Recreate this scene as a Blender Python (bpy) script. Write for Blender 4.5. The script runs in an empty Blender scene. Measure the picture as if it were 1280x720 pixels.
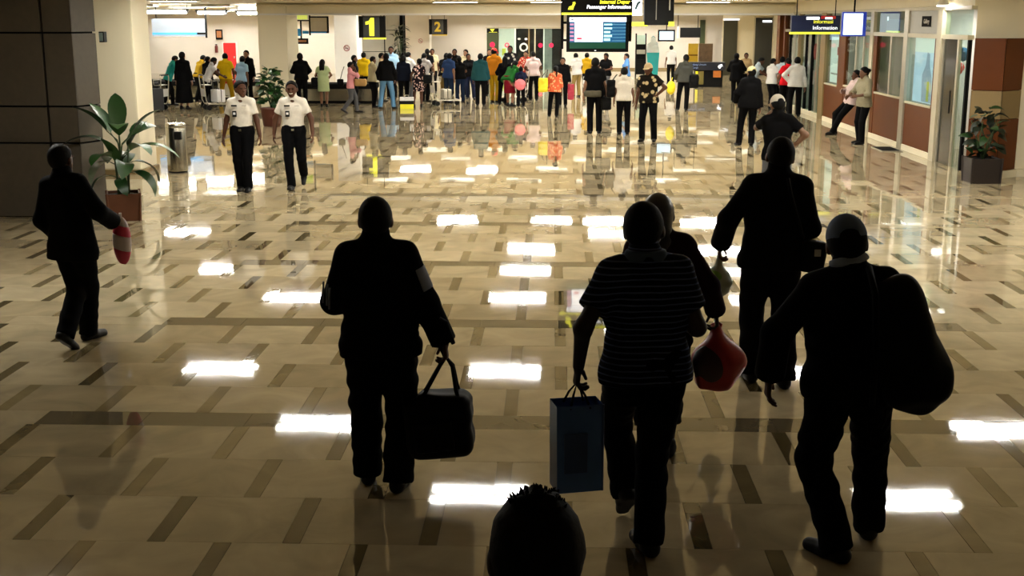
import bpy, bmesh, math, random
import numpy as np
from mathutils import Vector, Matrix

random.seed(7)
RAD = math.radians
SC = bpy.context.scene
COL = SC.collection

# ------------------------------------------------------------------ camera, world, exposure
cam_d = bpy.data.cameras.new('camera')
cam_d.sensor_width = 36.0
cam_d.lens = 36.0 * 1516.0 / 1280.0
cam_d.clip_start, cam_d.clip_end = 0.05, 300.0
cam = bpy.data.objects.new('camera', cam_d)
COL.objects.link(cam)
cam.location = (0.0, 0.0, 2.57)
cam.rotation_euler = (RAD(90 - 12.42), 0.0, RAD(1.88))
SC.camera = cam

world = bpy.data.worlds.new('world')
SC.world = world
world.use_nodes = True
world.node_tree.nodes['Background'].inputs['Color'].default_value = (0.8, 0.75, 0.62, 1)
world.node_tree.nodes['Background'].inputs['Strength'].default_value = 0.015
SC.view_settings.view_transform = 'Standard'
SC.view_settings.look = 'None'
SC.view_settings.gamma = 1.0
SC.view_settings.use_curve_mapping = False
SC.view_settings.exposure = 0.0
LAMP = 128.0          # radiance of the fluorescent ceiling lights

# ------------------------------------------------------------------ materials
MATS = {}


def mat(name, color, rough=0.6, metal=0.0, var=0.12, scale=6.0, bump=0.0, emit=0.0, spec=0.5, coat=0.0):
    if name in MATS:
        return MATS[name]
    m = bpy.data.materials.new(name)
    m.use_nodes = True
    nt = m.node_tree
    b = nt.nodes['Principled BSDF']
    b.inputs['Roughness'].default_value = rough
    b.inputs['Metallic'].default_value = metal
    b.inputs['Specular IOR Level'].default_value = spec
    b.inputs['Coat Weight'].default_value = coat
    c = (color[0], color[1], color[2], 1)
    if var > 0 or bump > 0:
        tc = nt.nodes.new('ShaderNodeTexCoord')
        no = nt.nodes.new('ShaderNodeTexNoise')
        no.inputs['Scale'].default_value = scale
        no.inputs['Detail'].default_value = 4
        nt.links.new(tc.outputs['Object'], no.inputs['Vector'])
        mx = nt.nodes.new('ShaderNodeMix')
        mx.data_type = 'RGBA'
        mx.inputs[6].default_value = tuple(v * (1 - var) for v in color) + (1,)
        mx.inputs[7].default_value = tuple(min(1, v * (1 + var)) for v in color) + (1,)
        nt.links.new(no.outputs['Fac'], mx.inputs[0])
        nt.links.new(mx.outputs[2], b.inputs['Base Color'])
        if bump > 0:
            bp = nt.nodes.new('ShaderNodeBump')
            bp.inputs['Strength'].default_value = bump
            bp.inputs['Distance'].default_value = 0.01
            nt.links.new(no.outputs['Fac'], bp.inputs['Height'])
            nt.links.new(bp.outputs['Normal'], b.inputs['Normal'])
    else:
        b.inputs['Base Color'].default_value = c
    if emit > 0:
        b.inputs['Emission Color'].default_value = c
        b.inputs['Emission Strength'].default_value = emit
    MATS[name] = m
    return m


def glass(name, color=(0.8, 0.9, 0.88), alpha=0.25, rough=0.03):
    if name in MATS:
        return MATS[name]
    m = bpy.data.materials.new(name)
    m.use_nodes = True
    nt = m.node_tree
    out = nt.nodes['Material Output']
    nt.nodes.remove(nt.nodes['Principled BSDF'])
    t = nt.nodes.new('ShaderNodeBsdfTransparent')
    t.inputs['Color'].default_value = color + (1,)
    g = nt.nodes.new('ShaderNodeBsdfGlossy')
    g.inputs['Roughness'].default_value = rough
    fr = nt.nodes.new('ShaderNodeFresnel')
    fr.inputs['IOR'].default_value = 1.5
    mx = nt.nodes.new('ShaderNodeMixShader')
    gm = nt.nodes.new('ShaderNodeNewGeometry')       # the surface turned away adds no second, total reflection
    inv = nt.nodes.new('ShaderNodeMath')
    inv.operation = 'SUBTRACT'
    inv.inputs[0].default_value = 1.0
    nt.links.new(gm.outputs['Backfacing'], inv.inputs[1])
    mul = nt.nodes.new('ShaderNodeMath')
    mul.operation = 'MULTIPLY'
    nt.links.new(fr.outputs[0], mul.inputs[0])
    nt.links.new(inv.outputs[0], mul.inputs[1])
    nt.links.new(mul.outputs[0], mx.inputs[0])
    nt.links.new(t.outputs[0], mx.inputs[1])
    nt.links.new(g.outputs[0], mx.inputs[2])
    nt.links.new(mx.outputs[0], out.inputs['Surface'])
    MATS[name] = m
    return m


def marble(name, dark, light, rnd, rough=0.03):
    """polished stone: one tone per tile (object or mesh-island random) with faint veins"""
    m = bpy.data.materials.new(name)
    m.use_nodes = True
    nt = m.node_tree
    b = nt.nodes['Principled BSDF']
    geo = nt.nodes.new('ShaderNodeNewGeometry')
    oi = nt.nodes.new('ShaderNodeObjectInfo')
    src = oi.outputs['Random'] if rnd == 'object' else geo.outputs['Random Per Island']
    mx = nt.nodes.new('ShaderNodeMix')
    mx.data_type = 'RGBA'
    mx.inputs[6].default_value = dark + (1,)
    mx.inputs[7].default_value = light + (1,)
    nt.links.new(src, mx.inputs[0])
    no = nt.nodes.new('ShaderNodeTexNoise')
    no.inputs['Scale'].default_value = 2.2
    no.inputs['Detail'].default_value = 6
    no.inputs['Distortion'].default_value = 1.4
    nt.links.new(geo.outputs['Position'], no.inputs['Vector'])
    mr = nt.nodes.new('ShaderNodeMapRange')
    mr.inputs[1].default_value, mr.inputs[2].default_value = 0.3, 0.7
    mr.inputs[3].default_value, mr.inputs[4].default_value = 0.8, 1.12
    nt.links.new(no.outputs['Fac'], mr.inputs[0])
    mu = nt.nodes.new('ShaderNodeMix')
    mu.data_type = 'RGBA'
    mu.blend_type = 'MULTIPLY'
    mu.inputs[0].default_value = 1.0
    nt.links.new(mx.outputs[2], mu.inputs[6])
    nt.links.new(mr.outputs[0], mu.inputs[7])
    nt.links.new(mu.outputs[2], b.inputs['Base Color'])
    b.inputs['Roughness'].default_value = rough
    b.inputs['IOR'].default_value = 1.85
    w = nt.nodes.new('ShaderNodeTexNoise')
    w.inputs['Scale'].default_value = 1.3
    nt.links.new(geo.outputs['Position'], w.inputs['Vector'])
    bp = nt.nodes.new('ShaderNodeBump')
    bp.inputs['Strength'].default_value = 0.25
    bp.inputs['Distance'].default_value = 0.004
    nt.links.new(w.outputs['Fac'], bp.inputs['Height'])
    nt.links.new(bp.outputs['Normal'], b.inputs['Normal'])
    return m


# ------------------------------------------------------------------ mesh helpers
class MB:
    def __init__(self):
        self.v, self.f = [], []

    def add(self, v, f):
        n = len(self.v)
        self.v += [tuple(p) for p in v]
        self.f += [tuple(i + n for i in q) for q in f]
        return self

    def box(self, x0, y0, z0, x1, y1, z1, c=0.0):
        """box with its upright and flat edges chamfered by c"""
        if c <= 0:
            v = [(x, y, z) for z in (z0, z1) for y in (y0, y1) for x in (x0, x1)]
            return self.add(v, [(0, 2, 3, 1), (4, 5, 7, 6), (0, 1, 5, 4), (1, 3, 7, 5), (3, 2, 6, 7), (2, 0, 4, 6)])
        bm = bmesh.new()
        bmesh.ops.create_cube(bm, size=1.0)
        for q in bm.verts:
            q.co = Vector(((x0 + x1) / 2 + q.co.x * (x1 - x0), (y0 + y1) / 2 + q.co.y * (y1 - y0), (z0 + z1) / 2 + q.co.z * (z1 - z0)))
        bmesh.ops.bevel(bm, geom=list(bm.edges), offset=c, segments=2, profile=0.7, affect='EDGES')
        bm.verts.index_update()
        self.add([q.co[:] for q in bm.verts], [[q.index for q in f.verts] for f in bm.faces])
        bm.free()
        return self

    def tube(self, pts, r, n=8, closed=False):
        pts = [Vector(p) for p in pts]
        rs = r if isinstance(r, (list, tuple)) else [r] * len(pts)
        rings, prev = [], None
        for i, p in enumerate(pts):
            a = pts[i - 1] if i > 0 else (pts[-1] if closed else pts[0])
            b = pts[(i + 1) % len(pts)] if (i + 1 < len(pts) or closed) else pts[-1]
            t = (b - a).normalized()
            if prev is None:
                u = t.orthogonal().normalized()
            else:
                u = (prev - t * prev.dot(t))
                u = u.normalized() if u.length > 1e-6 else t.orthogonal().normalized()
            prev = u
            w = t.cross(u)
            rings.append([p + (u * math.cos(k * 2 * math.pi / n) + w * math.sin(k * 2 * math.pi / n)) * rs[i] for k in range(n)])
        v = [q for ring in rings for q in ring]
        f = []
        m = len(rings)
        for i in range(m if closed else m - 1):
            j = (i + 1) % m
            for k in range(n):
                f.append((i * n + k, i * n + (k + 1) % n, j * n + (k + 1) % n, j * n + k))
        if not closed:
            f.append(tuple(reversed(range(n))))
            f.append(tuple((m - 1) * n + k for k in range(n)))
        return self.add(v, f)

    def lathe(self, prof, n=24, c=(0, 0, 0)):
        v = [(c[0] + r * math.cos(2 * math.pi * k / n), c[1] + r * math.sin(2 * math.pi * k / n), c[2] + z) for r, z in prof for k in range(n)]
        f = []
        for i in range(len(prof) - 1):
            for k in range(n):
                f.append((i * n + k, i * n + (k + 1) % n, (i + 1) * n + (k + 1) % n, (i + 1) * n + k))
        f.append(tuple(reversed(range(n))))
        f.append(tuple((len(prof) - 1) * n + k for k in range(n)))
        return self.add(v, f)

    def prism(self, poly, z0, z1):
        """upright prism over a plan polygon (x, y), anticlockwise"""
        n = len(poly)
        v = [(x, y, z0) for x, y in poly] + [(x, y, z1) for x, y in poly]
        f = [tuple(reversed(range(n))), tuple(range(n, 2 * n))] + [(i, (i + 1) % n, n + (i + 1) % n, n + i) for i in range(n)]
        return self.add(v, f)

    def plate(self, poly, y0, y1):
        """plate facing -y over a polygon (x, z), given anticlockwise as seen from -y"""
        n = len(poly)
        v = [(x, y0, z) for x, z in poly] + [(x, y1, z) for x, z in poly]
        f = [tuple(range(n)), tuple(reversed(range(n, 2 * n)))] + [(i, n + i, n + (i + 1) % n, (i + 1) % n) for i in range(n)]
        return self.add(v, f)

    def mesh(self, name, smooth=False):
        me = bpy.data.meshes.new(name)
        me.from_pydata(self.v, [], self.f)
        me.update()
        if smooth:
            me.shade_smooth()
        return me

    def build(self, name, m, parent=None, smooth=False, loc=None):
        return put(name, self.mesh(name, smooth), m, parent, loc)


def put(name, me, m, parent=None, loc=None):
    """link a mesh as one object; the material sits on the object so that meshes can be shared"""
    o = bpy.data.objects.new(name, me)
    COL.objects.link(o)
    if not me.materials:
        me.materials.append(None)
    o.material_slots[0].link = 'OBJECT'
    o.material_slots[0].material = m
    if parent:
        o.parent = parent
    if loc is not None:
        o.location = loc
    return o


def tag(o, label=None, cat=None, group=None, kind=None):
    for k, v in (('label', label), ('category', cat), ('group', group), ('kind', kind)):
        if v:
            o[k] = v
    return o


def thing(name, label, cat, loc=(0, 0, 0), rz=0.0, group=None):
    o = bpy.data.objects.new(name, None)
    o.empty_display_size = 0.1
    COL.objects.link(o)
    o.location = loc
    o.rotation_euler = (0, 0, RAD(rz))
    return tag(o, label, cat, group)


def struct(name, mb, m, parent=None):
    o = mb.build(name, m, parent)
    if parent is None:
        o['kind'] = 'structure'
    return o


def text(body, size, m, parent, loc, rot=(90, 0, 0), name='lettering', align='CENTER', shear=0.0, bold=0.0):
    cu = bpy.data.curves.new(name, 'FONT')
    cu.body = body
    cu.size = size
    cu.align_x = align
    cu.align_y = 'CENTER'
    cu.extrude = 0.002
    cu.shear = shear
    cu.offset = bold
    cu.resolution_u = 3
    o = bpy.data.objects.new(name, cu)
    COL.objects.link(o)
    cu.materials.append(m)
    o.location = loc
    bpy.context.view_layer.update()
    me = bpy.data.meshes.new_from_object(o.evaluated_get(bpy.context.evaluated_depsgraph_get()))
    me.name = name
    bpy.data.objects.remove(o)
    me.materials.clear()
    o = put(name, me, m, parent, loc)
    o.rotation_euler = tuple(RAD(a) for a in rot)
    return o


# ------------------------------------------------------------------ the setting
CEIL = 3.1
m_cream = mat('cream paint', (0.76, 0.69, 0.5), 0.55, var=0.05, scale=1.5)
m_warmwall = mat('warm white paint', (0.62, 0.575, 0.51), 0.6, var=0.05, scale=0.8)
m_white = mat('white paint', (0.75, 0.74, 0.72), 0.5, var=0.03)
m_ceil = mat('ceiling paint', (0.66, 0.57, 0.38), 0.7, var=0.05, scale=0.7)
m_grey = mat('grey laminate', (0.36, 0.35, 0.3), 0.45, var=0.06)
m_grout = mat('dark grout', (0.2, 0.16, 0.1), 0.7, var=0.1)
m_stone = mat('grey brown stone cladding', (0.075, 0.06, 0.04), 0.5, var=0.18, scale=14, bump=0.05)
m_black = mat('black lacquer', (0.003, 0.003, 0.003), 0.5, var=0, spec=0.15)
m_blackmatte = mat('black matte', (0.003, 0.003, 0.003), 0.8, var=0, spec=0.1)
m_alu = mat('brushed aluminium', (0.5, 0.47, 0.38), 0.35, 0.7, var=0.08, scale=20)
m_frame = mat('cream door frame', (0.5, 0.45, 0.32), 0.45, var=0.05)
m_brown = mat('orange brown panel', (0.105, 0.026, 0.002), 0.45, var=0.12, scale=3, spec=0.2)
m_tan = mat('tan panel', (0.22, 0.15, 0.06), 0.4, var=0.08, scale=3)
m_steel = mat('stainless steel', (0.42, 0.4, 0.34), 0.22, 1.0, var=0.1, scale=9)
m_darkglass = mat('dark glass', (0.012, 0.014, 0.012), 0.08, var=0)
m_glass = glass('clear glass')
m_yellow = mat('yellow', (0.85, 0.8, 0.02), 0.5, var=0)
m_yellowlit = mat('lit yellow', (0.9, 0.9, 0.05), 0.5, var=0, emit=0.9)
m_whitelit = mat('lit white', (0.9, 0.93, 1.0), 0.5, var=0, emit=1.3)
m_red = mat('red', (0.55, 0.01, 0.012), 0.5, var=0.05)
m_tube = mat('fluorescent diffuser', (1.0, 0.975, 0.9), 0.5, var=0, emit=LAMP)

# floor: slab with polished tiles, strips and dark bands laid on it
floor = struct('floor', MB().box(-30, -4, -0.25, 14, 68, -0.012), m_grout)
mt_o = marble('cream marble tile', (0.35, 0.28, 0.165), (0.49, 0.405, 0.255), 'object')
mt_i = marble('cream marble tile far', (0.35, 0.28, 0.165), (0.49, 0.405, 0.255), 'island')
ms_o = marble('brown marble strip', (0.06, 0.045, 0.018), (0.27, 0.21, 0.105), 'object')
ms_i = marble('brown marble strip far', (0.06, 0.045, 0.018), (0.27, 0.21, 0.105), 'island')
mb_o = marble('grey brown marble band', (0.10, 0.08, 0.045), (0.15, 0.12, 0.07), 'object')
mb_i = marble('grey brown marble band far', (0.10, 0.08, 0.045), (0.15, 0.12, 0.07), 'island')
TW, SW, RH, BH, PER, BAND0 = 0.6, 0.09, 0.594, 0.275, 2.651, 7.57


tr = random.Random(3)


def slab_verts(x0, x1, y0, y1, tx, ty):
    g, zt = 0.0014, tr.uniform(-0.0002, 0.0002)
    x0, x1, y0, y1 = x0 + g, x1 - g, y0 + g, y1 - g
    cx, cy = (x0 + x1) / 2, (y0 + y1) / 2
    z = lambda x, y, d: zt + d + (x - cx) * tx + (y - cy) * ty
    lo = [(x0, y0), (x1, y0), (x1, y1), (x0, y1)]
    v = [(x, y, -0.012) for x, y in lo] + [(x, y, z(x, y, 0)) for x, y in lo]
    f = [(4, 5, 6, 7)] + [(i, (i + 1) % 4, 4 + (i + 1) % 4, 4 + i) for i in range(4)]
    return v, f


pieces = {'tile': [], 'tile_strip': [], 'band_tile': []}
for k in range(-5, 23):
    yb = BAND0 + k * PER                       # centre line of this dark band
    for x in np.arange(-22.0, 9.0, 0.69):
        inside = -3.12 < x + 0.3 and x + 0.3 < 3.6
        pieces['band_tile' if inside and yb < 40 else 'tile'].append((x, x + 0.69, yb - BH / 2, yb + BH / 2))
    for r in range(4):
        y0 = yb + BH / 2 + r * RH
        off = (-1.99 - SW / 2) + (0.345 if r % 2 == 0 else 0.0) if True else 0
        for n in range(-30, 17):
            x = off + n * 0.69
            if -22 < x < 9.0:
                pieces['tile_strip'].append((x, x + SW, y0, y0 + RH))
                pieces['tile'].append((x + SW, x + 0.69, y0, y0 + RH))
tr = random.Random(3)


def tilts(y):
    s = 0.0011
    return tr.uniform(-s, s), tr.uniform(-s, s)


def in_view(x, y):
    return 4.9 < y and abs(x + 0.033 * y) < 0.43 * y + 0.9


for nm, mo, mi in (('tile', mt_o, mt_i), ('tile_strip', ms_o, ms_i), ('band_tile', mb_o, mb_i)):
    lst = sorted(pieces[nm], key=lambda q: (not in_view((q[0] + q[1]) / 2, q[2]), q[2]))
    shared = {}
    for q in lst[:295]:
        key = (round(q[1] - q[0], 3), round(q[3] - q[2], 3))
        if key not in shared:
            w, h = key
            v, f = slab_verts(-w / 2, w / 2, -h / 2, h / 2, 0, 0)
            shared[key] = MB().add(v, f).mesh(nm)
        o = put(nm, shared[key], mo, floor, ((q[0] + q[1]) / 2, (q[2] + q[3]) / 2, 0))
        tx, ty = tilts(q[2])
        o.rotation_euler = (ty, -tx, 0)
    mb = MB()
    for q in lst[295:]:
        if q[2] > 67 or q[3] < -3.8:
            continue
        v, f = slab_verts(*q, *tilts(q[2]))
        mb.add(v, f)
    if mb.v:
        o = mb.build(nm, mi, floor)
        o['kind'] = 'stuff'

struct('ceiling', MB().box(-30, -4, CEIL, 14, 68, CEIL + 0.2), m_ceil)
struct('wall_back', MB().box(-7.6, 66.6, 0, 14, 66.9, CEIL), m_warmwall)
struct('wall_hall', MB().box(-30, 61.2, 0, -9.7, 61.5, CEIL), m_warmwall)
struct('wall_left', MB().box(-30.2, -4, 0, -30, 68, CEIL), m_warmwall)
struct('wall_rear', MB().box(-30, -4.2, 0, 14, -4, CEIL), m_cream)
struct('wall_right', MB().box(10.6, -4, 0, 10.8, 60, CEIL), m_cream)
struct('wall_corner', MB().prism([(7.0, 20.75), (10.6, 20.75), (10.6, 20.98), (7.1, 20.98)], 0, CEIL), m_cream)
struct('wall_end', MB().box(8.2, 60.0, 0, 14, 60.3, CEIL), m_cream)
gw = struct('wall_partition', MB().box(-9.7, 61.6, 0, -7.45, 61.9, CEIL), m_blackmatte)
for (x0, x1) in ((-9.68, -8.42), (-8.36, -7.62)):
    for (z0, z1) in ((0.02, 1.05), (1.08, 2.1), (2.13, 3.08)):
        MB().box(x0, 61.55, z0, x1, 61.6, z1, 0.006).build('panel', m_grey, gw)
MB().box(-7.6, 61.5, 0, -7.45, 61.6, CEIL).build('edge_post', m_blackmatte, gw)
beam = struct('beam', MB().box(-8.88, 37.05, 2.77, 7.15, 38.6, CEIL - 0.002), m_cream)
struct('trim_1', MB().box(-8.88, 36.98, 2.735, 7.15, 37.12, 2.79, 0.01), m_white)
struct('trim_2', MB().box(-8.88, 36.95, 3.0, 7.15, 37.05, 3.05, 0.01), m_cream)
struct('column', MB().box(-7.72, 20.5, 0.08, -7.02, 21.35, CEIL, 0.03), m_cream)
struct('baseboard_column', MB().box(-7.75, 20.47, 0, -6.99, 21.38, 0.08, 0.01), m_tan)
struct('column', MB().box(-8.86, 37.0, 0.0, -7.98, 38.6, CEIL - 0.004, 0.03), m_cream)
c3 = struct('column', MB().box(-7.8, 44.0, 0.0, -6.98, 45.2, CEIL, 0.03), m_white)
c4 = struct('column', MB().box(-7.15, 60.0, 0.0, -5.98, 61.0, CEIL, 0.03), m_warmwall)


def nosmoke(col, x, y, z, r):
    o = MB()
    ring = [(x + r * math.cos(a), y, z + r * math.sin(a)) for a in np.linspace(0, 2 * math.pi, 20, endpoint=False)]
    o.tube(ring, r * 0.13, 6, True)
    o.tube([(x - r * 0.7, y, z + r * 0.7), (x + r * 0.7, y, z - r * 0.7)], r * 0.12, 6)
    o.build('no_smoking_sign', mat('dull red print', (0.32, 0.08, 0.1), 0.6, var=0), col)
    MB().tube([(x - r * 0.6, y - 0.002, z - 0.005), (x + r * 0.6, y - 0.002, z - 0.005)], r * 0.1, 6).build('cigarette_mark', m_black, col)


nosmoke(c3, -7.36, 43.995, 1.62, 0.1)
nosmoke(c4, -6.42, 59.995, 1.62, 0.1)

# stone-clad pillar at the near left, panels with open joints
lp = struct('pillar', MB().prism([(-8.9, 15.93), (-6.27, 15.93), (-6.13, 16.32), (-6.62, 17.4), (-8.9, 17.4)], 0, CEIL), m_blackmatte)
zs = [0.0, 0.99, 1.47, 2.42, CEIL]
for (z0, z1) in zip(zs[:-1], zs[1:]):
    z0, z1 = z0 + 0.012, z1 - 0.012
    for (x0, x1) in ((-8.9, -7.9), (-7.875, -6.645), (-6.615, -6.24)):
        MB().box(x0, 15.88, z0, x1, 15.94, z1, 0.006).build('panel', m_stone, lp)
    MB().prism([(-6.235, 15.885), (-6.085, 16.3), (-6.13, 16.34), (-6.28, 15.95)], z0, z1).build('panel', m_stone, lp)
    MB().prism([(-6.09, 16.32), (-6.56, 17.4), (-6.62, 17.4), (-6.14, 16.33)], z0, z1).build('panel', m_stone, lp)

# ------------------------------------------------------------------ people: distance-field bodies turned into one skin
def V3(*a):
    return np.array(a, float)


def rotm(fwd=0, side=0, twist=0):
    """lean forward (towards +y), sideways (towards +x), turn anticlockwise; degrees"""
    a, b, c = math.radians(fwd), math.radians(side), math.radians(twist)
    rx = np.array([[1, 0, 0], [0, math.cos(a), math.sin(a)], [0, -math.sin(a), math.cos(a)]])
    ry = np.array([[math.cos(b), 0, math.sin(b)], [0, 1, 0], [-math.sin(b), 0, math.cos(b)]])
    rz = np.array([[math.cos(c), -math.sin(c), 0], [math.sin(c), math.cos(c), 0], [0, 0, 1]])
    return rx @ ry @ rz


def unit(v):
    return v / (np.linalg.norm(v) + 1e-9)


def cap(a, b, ra, rb=None, flat=None, cuts=()):
    """rounded cone from a to b; flat=(axis, factor) squashes it along an axis; cuts=(point, normal) planes keep the side against the normal"""
    a, b = np.asarray(a, float), np.asarray(b, float)
    rb = ra if rb is None else rb
    S = None
    if flat is not None:
        n, f = unit(np.asarray(flat[0], float)), flat[1]
        S = np.eye(3) + (1 / f - 1) * np.outer(n, n)
    A, B = (a, b) if S is None else (S @ a, S @ b)
    ab = B - A
    L2 = float(ab @ ab) + 1e-12

    def fn(P):
        Q = P if S is None else P @ S
        q = Q - A
        h = np.clip((q @ ab) / L2, 0, 1)
        d = np.sqrt(((q - h[..., None] * ab) ** 2).sum(-1)) - (ra + (rb - ra) * h)
        if S is not None:
            d = d * 0.85
        for (c, nn) in cuts:
            d = np.maximum(d, (P - c) @ nn)
        return d
    r = max(ra, rb) * (max(1.0, flat[1]) if flat is not None else 1.0)
    return fn, np.minimum(a, b) - r, np.maximum(a, b) + r


def ell(c, r, R=None):
    c, r = np.asarray(c, float), np.asarray(r, float)
    R = np.eye(3) if R is None else R

    def fn(P):
        q = (P - c) @ R
        k0 = np.sqrt(((q / r) ** 2).sum(-1))
        k1 = np.sqrt(((q / (r * r)) ** 2).sum(-1)) + 1e-9
        return k0 * (k0 - 1) / k1
    m = float(r.max())
    return fn, c - m, c + m


def rbox(c, half, rad, R=None):
    c, half = np.asarray(c, float), np.asarray(half, float)
    R = np.eye(3) if R is None else R

    def fn(P):
        q = np.abs((P - c) @ R) - half + rad
        return np.sqrt((np.maximum(q, 0) ** 2).sum(-1)) + np.minimum(q.max(-1), 0) - rad
    m = float(np.linalg.norm(half))
    return fn, c - m, c + m


def half(point, normal):
    p, n = np.asarray(point, float), unit(np.asarray(normal, float))
    return (lambda P: (P - p) @ n), None, None


class Field:
    def __init__(self, h):
        self.h, self.ops = h, []

    def u(self, shape, k=0.03):
        self.ops.append(('u', shape, k))
        return self

    def sub(self, shape, k=0.01):
        self.ops.append(('s', shape, k))
        return self

    def keep(self, shape, k=0.008):
        self.ops.append(('i', shape, k))
        return self

    def wrinkle(self, amp, freq, seed=1):
        self.ops.append(('w', (amp, freq, seed), 0))
        return self

    def mesh(self):
        h = self.h
        us = [s for o, s, k in self.ops if o == 'u']
        lo = np.min([s[1] for s in us], 0) - 3 * h
        hi = np.max([s[2] for s in us], 0) + 3 * h
        n = np.ceil((hi - lo) / h).astype(int) + 1
        ax = [lo[i] + h * np.arange(n[i]) for i in range(3)]
        P = np.stack(np.meshgrid(*ax, indexing='ij'), -1)
        F = np.full(tuple(n), 0.25)
        for o, s, k in self.ops:
            if o == 'w':
                amp, fr, seed = s
                rs = np.random.RandomState(seed)
                for _ in range(5):
                    d = rs.normal(size=3)
                    d[2] *= 1.6
                    F += amp * 0.45 * np.sin(P @ d * fr + rs.uniform(0, 6) + 1.5 * np.sin(P[..., 2] * 9 + rs.uniform(0, 6)))
                continue
            if o == 'i':
                d = s[0](P)
                hh = np.clip(0.5 - 0.5 * (d - F) / k, 0, 1)
                F = d + (F - d) * hh + k * hh * (1 - hh)
                continue
            pad = max(0.05, 1.5 * k)
            a = np.clip(np.floor((s[1] - pad - lo) / h).astype(int), 0, n - 1)
            b = np.clip(np.ceil((s[2] + pad - lo) / h).astype(int) + 1, 1, n)
            sl = tuple(slice(a[i], b[i]) for i in range(3))
            d, f = s[0](P[sl]), F[sl]
            if o == 'u':
                hh = np.clip(0.5 + 0.5 * (f - d) / k, 0, 1)
                F[sl] = f + (d - f) * hh - k * hh * (1 - hh)
            else:
                hh = np.clip(0.5 - 0.5 * (f + d) / k, 0, 1)
                F[sl] = f + (-d - f) * hh + k * hh * (1 - hh)
        return nets(F, lo, h)


CORN = np.array([(i, j, k) for i in (0, 1) for j in (0, 1) for k in (0, 1)])
EDG = [(a, b) for a in range(8) for b in range(a + 1, 8) if np.abs(CORN[a] - CORN[b]).sum() == 1]


def nets(F, lo, h):
    """surface nets: one vertex per crossed cell, one quad per crossed edge"""
    s = F < 0
    n = np.array(F.shape)
    st = [s[c[0]:n[0] - 1 + c[0], c[1]:n[1] - 1 + c[1], c[2]:n[2] - 1 + c[2]] for c in CORN]
    al, an = st[0].copy(), st[0].copy()
    for q in st[1:]:
        al &= q
        an |= q
    idx = np.argwhere(an & ~al)
    vals = np.stack([F[idx[:, 0] + c[0], idx[:, 1] + c[1], idx[:, 2] + c[2]] for c in CORN], 1)
    acc, cnt = np.zeros((len(idx), 3)), np.zeros(len(idx))
    for a, b in EDG:
        fa, fb = vals[:, a], vals[:, b]
        m = (fa < 0) != (fb < 0)
        t = np.where(m, fa / np.where(m, fa - fb, 1), 0)
        acc[m] += CORN[a] + t[m, None] * (CORN[b] - CORN[a])
        cnt[m] += 1
    verts = (idx + acc / cnt[:, None]) * h + lo
    vid = np.full(tuple(n - 1), -1)
    vid[idx[:, 0], idx[:, 1], idx[:, 2]] = np.arange(len(idx))
    faces = []
    for d in range(3):
        u, v = (d + 1) % 3, (d + 2) % 3
        sa = [slice(1, n[i] - 1) for i in range(3)]
        sb = list(sa)
        sb[d] = slice(2, n[d])
        m = s[tuple(sa)] != s[tuple(sb)]
        p = np.argwhere(m) + 1
        inside = s[p[:, 0], p[:, 1], p[:, 2]]
        eu, ev = np.eye(3, dtype=int)[u], np.eye(3, dtype=int)[v]
        q = [p - eu - ev, p - ev, p, p - eu]
        ids = np.stack([vid[x[:, 0], x[:, 1], x[:, 2]] if True else 0 for x in q], 1)
        ids[~inside] = ids[~inside][:, ::-1]
        ok = (ids >= 0).all(1)
        faces.append(ids[ok])
    return verts, np.concatenate(faces)


def join(parts):
    vs, fs, n = [], [], 0
    for v, f in parts:
        vs.append(v)
        fs.append(f + n)
        n += len(v)
    return np.concatenate(vs), np.concatenate(fs)


def to_mesh(name, vf):
    v, f = vf
    me = bpy.data.meshes.new(name)
    me.vertices.add(len(v))
    me.vertices.foreach_set('co', np.ascontiguousarray(v, dtype=np.float32).ravel())
    me.loops.add(len(f) * 4)
    me.loops.foreach_set('vertex_index', np.ascontiguousarray(f, dtype=np.int32).ravel())
    me.polygons.add(len(f))
    me.polygons.foreach_set('loop_start', np.arange(0, len(f) * 4, 4, dtype=np.int32))
    me.update(calc_edges=True)
    me.shade_smooth()
    return me


def ik(a, c, l1, l2, pole):
    d = c - a
    L = np.linalg.norm(d)
    if L > (l1 + l2) * 0.998:
        c = a + d / L * (l1 + l2) * 0.998
        d, L = c - a, (l1 + l2) * 0.998
    dr = d / L
    x = (l1 * l1 - l2 * l2 + L * L) / (2 * L)
    hh = math.sqrt(max(0, l1 * l1 - x * x))
    pp = unit(pole - dr * (pole @ dr))
    return a + dr * x + pp * hh, c


HANDS = {}


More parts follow.
